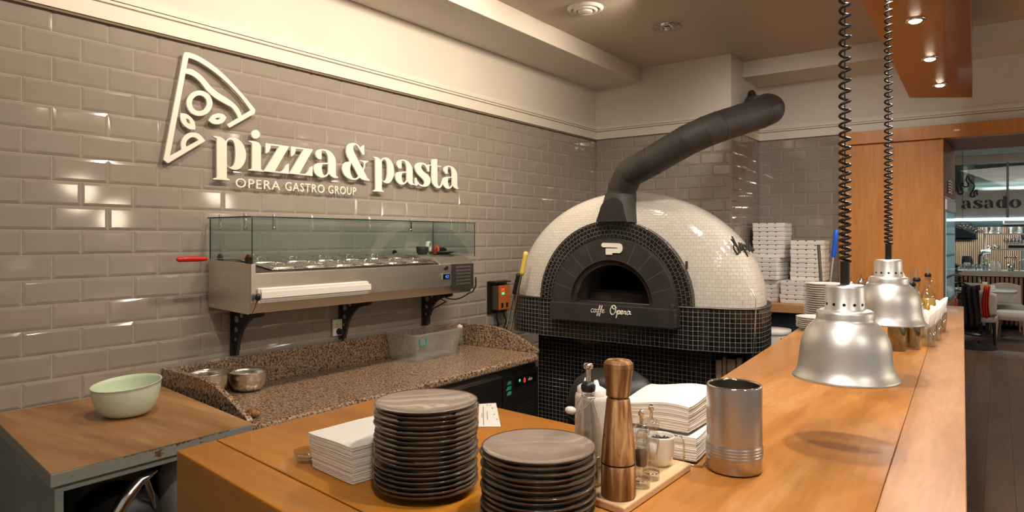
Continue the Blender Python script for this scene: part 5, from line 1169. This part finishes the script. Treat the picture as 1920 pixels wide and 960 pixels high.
def cone_glass(x, y, lab):
    t = thing('menu_glass', (x,y,BZ+.0005), lab, 'glass', 'glasses of rolled white paper on the bar')
    b = B(); b.lathe([(.0001,.001),(.026,.001),(.028,.004),(.034,.105),(.0325,.105),(.0265,.008),(.0001,.008)], n=24); b.build('glass', 'glassy', t)
    b = B()
    for k, (a, tl) in enumerate(((.4,.012),(2.6,-.008))):
        R_ = Matrix.Rotation(a,4,'Z') @ Matrix.Rotation(.12,4,'X')
        vs = []; n = 14
        for j in range(n+1):
            an = -PI*.62+2*PI*.62*j/n; vs.append(R_ @ Vector((.010*math.cos(an), .010*math.sin(an), .012)))
        for j in range(n+1):
            an = -PI*.62+2*PI*.62*j/n; vs.append(R_ @ Vector((.030*math.cos(an), .030*math.sin(an), .145+.03*math.cos(an)+tl)))
        b.add(vs, [(j,j+1,j+n+2,j+n+1) for j in range(n)], True)
    o = b.build('paper_cone', 'paper', t); so = o.modifiers.new('thick','SOLIDIFY'); so.thickness = .0015
cone_glass(2.692,3.62,'nearer glass with rolled white paper right of the herb oil bottles')
cone_glass(2.700,3.86,'middle glass with rolled white paper on the far bar')
cone_glass(2.700,4.22,'farthest glass with rolled white paper on the bar')
t = thing('standing_card', (2.60,3.75,BZ), 'white card leaning among the oil bottles behind the farther lamp', 'card')
b = B(); b.obox((0,0,0), (.075,.002,.24), mtx=Matrix.Translation((-.01,.05,.21)) @ Matrix.Rotation(-.45,4,'Y')); b.obox((.0,.05,.06),(.06,.06,.11)); b.build('card', 'paper', t)
k = 0
for (x,y,h) in ((2.08,5.42,.21),(2.13,5.50,.22),(2.19,5.38,.215),(2.20,5.56,.235),(2.26,5.46,.24),(2.25,5.66,.245),(2.32,5.60,.25),(2.11,5.66,.225)):
    t = thing('spice_cruet', (x,y,BZ+.0005), 'small glass cruet in the cluster by the veneer panel, %s from the left' % word(k), 'cruet', 'glass cruets at the far end of the bar'); k += 1
    b = B(); b.lathe([(.0001,.001),(.024,.001),(.026,.01),(.026,h*.5),(.014,h*.68),(.013,h*.8)], n=18); b.build('glass_body', 'glassy', t)
    b = B(); b.lathe([(.018,h*.72),(.021,h*.74),(.021,h*.84),(.004,h*.86),(.003,h),(.0001,h)], n=16); b.build('cap', 'steel_smooth', t)
    b = B(); b.lathe([(.0001,.004),(.022,.005),(.022,h*.34),(.0001,h*.34)], n=16); b.build('filling', 'tray', t)

# ================================================================== shelf with pizza boxes
t = thing('box_shelf', (1.56,5.8,0), 'oak shelf over a dark cupboard carrying the pizza boxes', 'shelf')
b = B(); b.prism([(1.24,5.52),(1.93,5.57),(1.93,6.066),(1.24,6.066)], 1.005, 1.074); b.build('shelf_board', 'shelf', t, world=True, bevel=.004)
b = B(); b.box(1.25,1.92,5.62,6.06,.0,1.0045); b.build('cupboard', 'navy', t, world=True, bevel=.003)
BXP = None
def pizza_box(x, y, z, rz, lab, grp):
    global BXP
    if BXP is None:
        t = thing('pizza_box', (0,0,0), '', 'pizza box')
        w, d, h, c = .128, .145, .0340, .034
        oct_ = [(-w+c*.35,-d),(w-c*.35,-d),(w,-d+c),(w,d-c),(w-c*.35,d),(-w+c*.35,d),(-w,d-c),(-w,-d+c)]
        b = B(); b.prism(oct_, .0005, h*.30); b.build('base', 'card', t, bevel=.0008)
        b = B(); b.prism([(p[0]*1.012, p[1]*1.012) for p in oct_], h*.31, h); b.build('lid', 'card', t, bevel=.0012)
        b = B()
        for u in (-.065, 0, .065):
            b.prism_y([(u+.0075*math.cos(PI+PI*k/8), h-.0008+.0065*math.sin(PI+PI*k/8)) for k in range(9)], -d*1.012-.0006, -d*1.012-.0001)
            b.prism_x([(u+.0075*math.cos(PI+PI*k/8), h-.0008+.0065*math.sin(PI+PI*k/8)) for k in range(9)], w*1.012+.0001, w*1.012+.0006)
        b.build('vent_tab', 'black', t); BXP = t
    else: t = copy_tree(BXP)
    t.location = (x,y,z); t.rotation_euler = (0,0,rz); t['label'] = lab; t['group'] = grp; t['category'] = 'pizza box'
    return t
bz = 1.0745; PB = .0362
for k in range(18):
    up = 17-k; xo = (1.372 if k < 5 else (1.385 if k < 10 else 1.402))+rp.uniform(-.004,.004)
    pizza_box(xo, 5.868+rp.uniform(-.006,.006)-(.03 if 4 < k < 10 else 0), bz+k*PB, rp.uniform(-.02,.02)-(.10 if 4 < k < 10 else 0), 'white pizza box in the tall left stack, '+('topmost' if up == 0 else '%s from the top' % word(up)), 'pizza boxes in the tall left stack')
for k in range(14):
    up = 13-k; xo = (1.640 if k < 5 else 1.705)+rp.uniform(-.004,.004)
    pizza_box(xo, (5.80 if k < 5 else 5.85)+rp.uniform(-.005,.005), bz+k*PB, rp.uniform(-.025,.025)+(.04 if k > 4 else .0), 'white pizza box in the lower right stack, '+('topmost' if up == 0 else '%s from the top' % word(up)), 'pizza boxes in the lower right stack')

# ================================================================== dining room beyond the passage
# tall display fridge recessed in the passage wall
t = thing('display_fridge', (2.4,6.5,0), 'tall narrow glass fronted fridge set in the passage wall', 'fridge')
b = B(); b.prism([(2.10,6.11),(2.622,6.11),(2.648,6.88),(2.10,6.88)], .02, 1.925); b.build('body', 'steel', t, world=True, bevel=.004)
b = B(); b.prism([(2.6205,6.13),(2.633,6.13),(2.659,6.87),(2.6455,6.87)], 1.82, 1.90); b.build('header', 'alu', t, world=True)
b = B(); b.prism([(2.6205,6.17),(2.6255,6.17),(2.6515,6.84),(2.6465,6.84)], 1.12, 1.80); b.build('lit_interior', 'screenglow', t, world=True)
b = B(); b.prism([(2.6265,6.16),(2.6305,6.16),(2.6565,6.85),(2.6525,6.85)], 1.11, 1.81); b.build('glass_door', 'pane', t, world=True)
b = B()
for z in (1.28,1.45,1.62): b.prism([(2.6262,6.19),(2.6268,6.19),(2.6522,6.82),(2.6516,6.82)], z, z+.018)
b.build('rack', 'steel', t, world=True)
b = B()
for k in range(7): y = 6.17+k*.095; x = 2.6205+(y-6.13)*.035; b.prism([(x,y),(x+.008,y),(x+.010,y+.06),(x+.002,y+.06)], .10, 1.07)
b.build('wood_slats', 'slat', t, world=True)
KY = 14.5
# slatted kitchen counter
t = thing('slatted_counter', (3.0,14.6,0), 'long counter faced with vertical oak slats under a pale top in the far dining room', 'counter')
b = B(); b.box(1.6,5.0,KY,KY+.6,.05,.92); b.build('core', 'darkgap', t, world=True)
b = B(); x = 1.6
while x < 5.0: b.box(x, x+.042, KY-.022, KY-.0005, .08, .915); x += .066
b.build('slat_panel', 'slat', t, world=True)
b = B(); b.box(1.6,5.0,KY-.05,KY+.62,.921,1.015); b.build('top', 'stone_white', t, world=True, bevel=.005)
# glass partition with lettering and flame
t = thing('glass_partition', (3.0,KY,2.5), 'smoky frosted glass band with black asado lettering and flame above the far kitchen', 'sign')
b = B(); b.box(1.6,5.0,KY+.10,KY+.115,1.955,2.44); b.build('frosted_band', 'frost', t, world=True)
b = B(); b.box(1.6,5.0,KY+.10,KY+.110,2.442,2.93); b.build('clear_band', 'pane', t, world=True)
for x in (2.085,3.085): b = B(); b.box(x-.018,x+.018,KY+.075,KY+.099,1.955,2.93); b.build('mullion', 'hood', t, world=True)
b = B(); b.box(1.6,5.0,KY+.05,KY+.12,2.931,3.069); b.build('head_rail', 'plaster', t, world=True)
def outl(pl, x0, z0, w, h):
    ys = [p[0] for p in pl[0]]; zs = [p[1] for p in pl[0]]; a, c = min(ys), min(zs); sx = w/(max(ys)-a); sz = h/(max(zs)-c)
    return [[(x0+(p[0]-a)*sx, z0+(p[1]-c)*sz) for p in catmull(q, 3)] for q in pl]
def ellp(cx, cz, rx, rz, n=24): return [(cx+rx*math.cos(2*PI*k/n), cz+rz*math.sin(2*PI*k/n)) for k in range(n)]
FK = face_my(KY+.074)
LX = [(2.414, 2.5624), (2.59, 2.73), (2.7466, 2.8931), (2.9227, 3.0808), (3.1089, 3.2779)]
zb = 2.128; xh = .150
for ch, (x0, x1) in zip('asado', LX):
    w = x1-x0
    if ch == 'a': q = outl(SIGN['a'], x0, zb, w, xh)
    elif ch == 's': q = outl(SIGN['s'], x0, zb, w, xh)
    elif ch == 'o': q = [ellp((x0+x1)/2, zb+xh/2, w/2, xh/2), ellp((x0+x1)/2, zb+xh/2, w*.17, xh*.44)]
    else:
        cx = x0+w*.42; q = [[(x1-w*.02,zb),(x1-w*.02,zb+.205),(x1-w*.36,zb+.205),(x1-w*.36,zb+xh*.93)]+[(cx+w*.42*math.cos(a*PI/12), zb+xh/2+xh/2*math.sin(a*PI/12)) for a in range(6,19)]+[(x1-w*.36,zb+xh*.07),(x1-w*.36,zb)],
             [(cx+w*.04+w*.13*math.cos(a*PI/10), zb+xh/2+xh*.44*math.sin(a*PI/10)) for a in range(20)]]
    shape_mesh(q, .004, 'letter_'+ch, 'black', t, FK, world=True)
b = B(); fl = [[(2.3355, 2.5175), (2.3557, 2.4827), (2.3658, 2.4216), (2.396, 2.3938), (2.4261, 2.4071), (2.4361, 2.4369), (2.406, 2.4926), (2.403, 2.5472), (2.4211, 2.5862), (2.4431, 2.5972)], [(2.4361, 2.5879), (2.4361, 2.5517), (2.471, 2.5223), (2.5109, 2.5362), (2.5158, 2.572), (2.489, 2.6215), (2.486, 2.6698), (2.496, 2.7115), (2.5109, 2.7191)], [(2.5129, 2.719), (2.5208, 2.668), (2.5505, 2.6184), (2.595, 2.5683), (2.6048, 2.5199), (2.5802, 2.4491), (2.5505, 2.3902), (2.5604, 2.3478), (2.5901, 2.3384), (2.6078, 2.3581), (2.5999, 2.4063), (2.6147, 2.4452), (2.6539, 2.4519)], [(2.6539, 2.4519), (2.6412, 2.4226), (2.6569, 2.3718)]]
for ln in fl:
    pts = []
    for i in range(len(ln)-1):
        p0 = ln[max(0,i-1)]; p1, p2 = ln[i], ln[i+1]; p3 = ln[min(len(ln)-1,i+2)]
        for j in range(5):
            s = j/5; pts.append(tuple(.5*((2*p1[a])+(-p0[a]+p2[a])*s+(2*p0[a]-5*p1[a]+4*p2[a]-p3[a])*s*s+(-p0[a]+3*p1[a]-3*p2[a]+p3[a])*s**3) for a in (0,1)))
    pts.append(ln[-1]); b.tube([(p[0],KY+.072,p[1]) for p in pts], .012, 6)
b.build('flame_outline', 'black', t, world=True)
t = thing('led_strip', (3.0,KY,1.93), 'bright cool white light strip under the frosted glass band', 'light')
b = B(); b.box(1.6,5.0,KY+.085,KY+.12,1.905,1.953); b.build('strip', 'led_white', t, world=True)
# kitchen behind: hood, shelves, pots
t = thing('extractor_hood', (2.9,15.2,1.8), 'grey steel extractor hood hanging behind the light strip', 'extractor hood')
b = B(); b.prism_y([(2.45,1.93),(4.2,1.93),(4.2,1.80),(2.60,1.80)], 14.9, 15.25); b.build('canopy', 'hood', t, world=True, bevel=.01)
b = B(); b.tube([(2.0,15.5,2.70),(5.0,15.5,2.70)], .24, 28); tag(b.build('air_duct', 'duct'), 'thick horizontal silver duct behind the upper glass', 'duct')
b = B(); b.tube([(2.43,15.02,1.96),(2.43,15.02,3.05)], .17, 28)
for k in range(16): b.tube([(2.43,15.02,2.0+k*.065),(2.43,15.02,2.01+k*.065)], .176, 28)
tag(b.build('flexible_duct', 'duct'), 'ribbed vertical duct at the left behind the glass', 'duct')
b = B(); b.box(2.05,2.56,16.25,16.32,1.60,1.95); b.box(2.02,2.59,16.32,16.36,1.57,1.98); tag(b.build('dark_window', 'nightpane'), 'black night window behind the hanging glasses', 'window')
t = thing('slatted_wall', (2.5,16.3,1.3), 'warm lit oak slat wall behind the far kitchen counter', 'wall panel')
b = B(); b.box(1.8,3.3,16.36,16.39,.9,1.60); b.box(2.62,3.4,16.36,16.39,1.60,1.96); b.build('backing', 'darkgap', t, world=True)
b = B(); x = 1.8
while x < 3.3: b.box(x, x+.020, 16.33, 16.359, .9, 1.57 if x < 2.60 else 1.96); x += .033
b.build('slat_panel', 'backslat', t, world=True)
t = thing('steel_shelving', (3.1,15.5,0), 'two level steel shelf unit carrying pots behind the far counter', 'shelf')
for z in (1.66,1.37): b = B(); b.box(2.74,3.9,15.3,15.65,z,z+.025); b.build('shelf', 'steel_smooth', t, world=True)
for x in (2.75,3.88):
    b = B(); b.box(x-.015,x+.015,15.60,15.63,.0,1.95); b.build('post', 'steel', t, world=True)
for k, x in enumerate((2.90,3.20)):
    t = thing('stock_pot', (x,15.47,1.6855), 'silver stock pot on the upper far shelf, %s one' % ('left','right')[k], 'pot', 'stock pots on the far shelf')
    b = B(); b.lathe([(.0001,.001),(.11,.001),(.115,.01),(.115,.16),(.119,.163),(.112,.163),(.108,.01),(.0001,.006)], n=28); b.build('body', 'steel_smooth', t)
    b = B()
    for s in (-1,1): b.tube([(s*.115,-.03,.12),(s*.14,-.03,.125),(s*.14,.03,.125),(s*.115,.03,.12)], .006, 6)
    b.build('handle', 'steel', t)
t = thing('kitchen_machine', (3.22,15.45,1.3955), 'flat steel kitchen machine on the lower far shelf', 'appliance')
b = B(); b.obox((0,0,.055),(.30,.26,.11)); b.build('body', 'steel', t, bevel=.01)
b = B(); b.box(-.12,.12,-.1335,-.1305,.02,.07); b.build('front_panel', 'nightpane', t)
for k, (x, z) in enumerate(((2.83,1.3955),(2.93,1.3955),(3.43,1.3955))):
    t = thing('steel_pan', (x,15.42,z), 'small steel pan on the lower far shelf, %s from the left' % word(k), 'pan', 'pans on the far shelf')
    b = B(); b.lathe([(.0001,.001),(.035,.001),(.045,.06),(.043,.06),(.033,.006),(.0001,.006)], n=20); b.build('body', 'steel_smooth', t)
    b = B(); b.tube([(.03,-.02,.055),(.08,-.06,.085)], .006, 6); b.build('handle', 'steel', t)
t = thing('work_table', (2.8,15.1,0), 'pale lit kitchen worktop behind the slatted counter', 'worktop')
b = B(); b.box(1.9,4.2,15.125,15.28,.93,1.00); b.build('top', 'steel_smooth', t, world=True); b = B(); b.box(1.95,4.15,15.13,15.25,.0,.929); b.build('base', 'steel', t, world=True)
t = thing('coffee_grinder', (2.48,15.18,1.001), 'dark rounded kitchen machine standing on the far worktop', 'appliance')
b = B(); loft(b, [ringpts(0,0,.09,.07,0,4), ringpts(0,0,.09,.07,.20,4), ringpts(0,0,.07,.05,.26,3)]); b.build('body', 'black', t)
b = B(); b.box(-.05,.05,-.0725,-.0705,.08,.14); b.build('panel', 'steel', t)
t = thing('stand_mixer', (2.69,15.185,1.001), 'pale chrome stand mixer behind the far counter', 'mixer')
b = B(); b.tube([(0,0,.0),(0,0,.25),(.03,0,.33),(.15,0,.34)], [.05,.045,.055,.045], 14); b.obox((.05,0,.015),(.26,.14,.03)); b.build('body', 'chrome', t)
b = B(); b.lathe([(.0001,.035),(.06,.04),(.075,.13),(.07,.13)], (.12,0,0), 20); b.build('bowl', 'steel_smooth', t)
for k, (x, h) in enumerate(((2.875,.20),(2.955,.17))):
    t = thing('white_bottle', (x,14.72,1.0155), 'white squeeze bottle on the far counter top, %s one of the pair' % ('left','right')[k], 'bottle', 'white bottles on the far counter')
    b = B(); loft(b, [ringpts(0,0,.042,.030,0,5), ringpts(0,0,.042,.030,h*.72,5), ringpts(0,0,.02,.02,h*.84,2)]); b.build('body', 'porcelain', t)
    b = B(); b.lathe([(.014,h*.84),(.014,h*.94),(.006,h),(.0001,h)], n=14); b.build('cap', 'porcelain', t)
for k in range(9):
    x = 2.34+k*.057; t = thing('drinking_glass', (x,14.66+.05*(k%2),1.0155), 'drinking glass standing on the far counter, %s from the left' % word(k), 'glass', 'glasses on the far counter')
    b = B(); b.lathe([(.0001,.002),(.020,.002),(.025,.11),(.023,.11),(.018,.008),(.0001,.008)], n=14); b.build('glass', 'glassy', t)
    if k % 2: b = B(); b.lathe([(.0001,.009),(.0175,.009),(.021,.07),(.0001,.07)], n=12); b.build('drink', 'steel_dark', t)
t = thing('jug', (2.775,14.60,1.0155), 'clear glass jug left of the white bottles', 'jug')
b = B(); b.lathe([(.0001,.002),(.03,.002),(.035,.1),(.028,.22),(.026,.22),(.033,.1),(.0001,.006)], n=18); b.build('glass', 'glassy', t); b = B(); b.tube([(.03,0,.18),(.06,0,.17),(.06,0,.08),(.034,0,.06)], .004, 6); b.build('handle', 'glassy', t)
t = thing('utensil_holder', (3.13,14.70,1.0155), 'steel utensils bunched in a holder at the right of the far counter', 'utensils')
b = B(); b.lathe([(.0001,.002),(.045,.002),(.05,.12),(.047,.12),(.0001,.006)], n=18); b.build('holder', 'steel_smooth', t)
for k in range(5):
    b = B(); a = -.6+.3*k; p = Vector((a*.13, .0, .245)); b.tube([(a*.03,0,.02),(a*.12,0,.225)], .004, 6); b.sphere(p, .020, 10, (1,.4,1.4)); b.build('utensil', 'steel_smooth', t)
t = thing('arched_tap', (3.25,14.72,1.0155), 'arched chrome tap at the right end of the far counter', 'tap')
b = B(); b.tube([(0,0,0),(0,0,.14)]+[(.07-.07*math.cos(PI*k/8),0,.14+.07*math.sin(PI*k/8)) for k in range(1,9)]+[(.14,0,.05)], .014, 10); b.build('spout', 'chrome', t)
# glasses hanging from a rail
b = B(); b.box(3.02,3.6,14.70,14.86,1.84,1.855); b.box(3.02,3.04,14.76,14.78,1.856,1.904); tag(b.build('glass_rail', 'steel'), 'steel rail holding upturned wine glasses at the right', 'rail')
for k in range(5):
    t = thing('wine_glass', (3.06+k*.052,14.75+.05*(k%2),1.49), 'upturned wine glass hanging from the far rail, %s from the left' % word(k), 'wine glass', 'wine glasses hanging in the far kitchen')
    b = B(); b.lathe([(.030,.345),(.030,.349),(.003,.345),(.0028,.14),(.012,.125),(.034,.085),(.036,.05),(.028,.0),(.0265,.0),(.034,.05),(.032,.085),(.010,.12)], n=18); b.build('glass', 'glassy', t)
t = thing('glass_chandelier', (2.58,13.2,1.72), 'cluster of clear blown glass bubbles hanging at the far kitchen window', 'chandelier')
rg2 = random.Random(4)
for k in range(16):
    x = -.16+.34*(k/15); b = B(); b.sphere((x, rg2.uniform(-.06,.06), .10-.13*(k/15)+rg2.uniform(-.03,.03)), rg2.uniform(.030,.048), 14); b.build('glass_bubble', 'glassy', t)
b = B(); b.tube([(-.10,0,.14),(-.10,0,1.348)], .004, 6); b.build('hanging_wire', 'black', t)

# tables and chairs
t = thing('dining_table', (2.76,13.45,0), 'pale topped dining table with black centre post in the far room', 'table')
b = B(); loft(b, [ringpts(0,0,.43,.40,.715,4), ringpts(0,0,.44,.41,.725,4), ringpts(0,0,.44,.41,.75,4)]); b.build('tabletop', 'stone_white', t)
b = B(); b.box(-.07,-.02,-.04,.04,.02,.7145); b.box(.02,.07,-.04,.04,.02,.7145); b.build('post', 'black', t)
b = B(); b.lathe([(.0001,.001),(.27,.001),(.27,.014),(.03,.022),(.0001,.022)], n=32); b.build('base', 'black', t)
t = thing('condiment_box', (2.76,13.38,.751), 'small wooden condiment box with bottle and napkins on the dining table', 'caddy')
b = B(); b.box(-.10,.06,-.06,.06,.0,.09); b.build('box', 'tray', t, bevel=.003)
b = B(); b.lathe([(.0001,.04),(.026,.04),(.026,.13),(.012,.15),(.012,.18),(.0001,.18)], (-.05,.0,.0), 16); b.build('bottle', 'glassy', t)
b = B(); b.box(-.02,.05,-.03,.03,.05,.125); b.box(.075,.15,-.03,.03,.0005,.075); b.build('napkins', 'paper', t, bevel=.004)
t = thing('bench_sofa', (2.5,14.13,0), 'pale upholstered bench behind the dining table', 'bench')
b = B(); b.box(-.45,.30,-.25,.20,.10,.45); b.build('seat', 'fabric_cream', t, bevel=.03, seg=3)
b = B(); b.box(-.45,.30,.201,.32,.10,.80); b.build('backrest', 'fabric_cream', t, bevel=.03, seg=3)
def chair(name, x, y, rz, lab, lm, oval=False):
    t = thing(name, (x,y,0), lab, 'chair', rz=rz)
    b = B(); loft(b, [ringpts(0,0,.23,.225,.36,4), ringpts(0,0,.245,.24,.40,4), ringpts(0,0,.245,.24,.46,4), ringpts(0,0,.22,.215,.485,4)]); b.build('seat', 'fabric_cream', t)
    b = B()
    def bk(u, v):
        x = -.225+.45*u; w = math.sin(PI*u); hgt = .47+.36*v*(1-.12*(1-w)) ; return (x, .215+.05*v+.03*(w-1)*1.2, hgt)
    b.grid(bk, 14, 8); o = b.build('backrest', 'fabric_cream', t); m_ = o.modifiers.new('thick', 'SOLIDIFY'); m_.thickness = .055
    for sx in (-1,1):
        for sy in (-1,1):
            b = B(); b.tube([(sx*.20,sy*.195,.361),(sx*.215,sy*.215,.0)], [.024,.015], 8); b.build('leg', lm, t)
    return t
chair('dining_chair', 2.70, 12.22, PI, 'cream chair with dark legs draped with jackets before the dining table', 'black')
chair('dining_chair', 3.15, 12.70, -PI/2-.1, 'cream chair with pale oak legs right of the dining table', 'lightwood')
chair('dining_chair', 3.06, 14.02, .1, 'pale chair on the far side of the dining table', 'lightwood')
def drape(x0, x1, y, ztop, zbot, depth, name, mt, lab, seed):
    b = B(); rg = random.Random(seed)
    def fn(u, v):
        # goes over the chair back: v 0 front hem .. 1 rear hem
        z = (zbot+(ztop-zbot)*min(1, v/.45)) if v < .45 else ztop-(ztop-zbot)*.55*max(0,(v-.55)/.45)
        yy = y-depth/2 if v < .45 else (y-depth/2+depth*(v-.45)/.1 if v < .55 else y+depth/2)
        return (x0+(x1-x0)*u+.012*math.sin(v*9+seed), yy-.018*math.sin(u*17+v*4+seed)*(1 if v < .5 else -1), z+.01*math.sin(u*8))
    b.grid(fn, 18, 22); o = b.build(name, mt); m_ = o.modifiers.new('thick', 'SOLIDIFY'); m_.thickness = .014
    return tag(o, lab, 'jacket', 'jackets over the far chair')
drape(2.54,2.73,11.88,.90,.30,.26,'black_jacket','fabric_black','black jacket hanging over the back of the near cream chair',1)
drape(2.775,2.850,11.88,.895,.45,.26,'red_jacket','fabric_red','red jacket sleeve hanging right of the black jacket',3)
t = thing('potted_tree', (2.33,11.55,0), 'dark green bushy plant in a red wrapped pot by the passage', 'plant')
b = B(); b.lathe([(.0001,.001),(.12,.001),(.14,.30),(.155,.62),(.13,.72),(.0001,.72)], n=24); b.build('pot', 'fabric_red', t, label='red wrapped pot')
b = B(); b.tube([(0,0,.7),(.01,0,1.15)], .014, 8); b.build('stem', 'acacia', t)
b = B(); rl2 = random.Random(8)
for k in range(420):
    z = rl2.uniform(.74,1.22); R__ = .20*(1-abs(z-.92)/.42)+.04; a = rl2.uniform(0,2*PI); r = R__*math.sqrt(rl2.random()); p = Vector((r*math.cos(a), r*math.sin(a), z))
    d = Vector((math.cos(a), math.sin(a), rl2.uniform(-.5,.6))).normalized()*rl2.uniform(.05,.09); s = d.cross(Vector((rl2.random(), rl2.random(), 1))).normalized()*.018
    b.add([p, p+d*.5+s, p+d, p+d*.5-s], [(0,1,2,3)])
tag(b.build('foliage', 'leaf', t), kind='stuff')
b = B(); rb = random.Random(12)
def heap(u, v): 
    a = 2*PI*u; r = .20*(1-v**1.3)+.0001; return (2.72+r*1.15*math.cos(a)*(1+.08*math.sin(5*a)), 11.75+r*math.sin(a)*(1+.1*math.sin(3*a+1)), .002+.10*math.sin(v*PI/2)*(1+.25*math.sin(4*a+v*6)))
b.grid(heap, 40, 10); tag(b.build('dropped_scarf', 'fabric_black'), 'dark crumpled cloth lying on the floor by the near dining chair', 'cloth')
# pendant lamps out in the guest room, reflected in the glazed tiles
for k, (x, y, z) in enumerate(((5.9,3.35,2.16),(5.9,3.75,1.90),(5.9,5.15,2.10))):
    t = thing('pendant_lamp', (x,y,z), 'small glowing pendant lamp in the guest room, %s of three' % word(k), 'pendant lamp', 'pendant lamps in the guest room')
    b = B(); b.lathe([(.0001,.22),(.05,.22),(.07,.155),(.0001,.155)], n=24); b.build('cap', 'black', t)
    b = B(); b.sphere((0,0,.0), .165, 24); b.build('globe', 'globe_glow', t)
    b = B(); b.tube([(0,0,.22),(0,0,ZC-z)], .003, 6); b.build('hanging_wire', 'black', t)
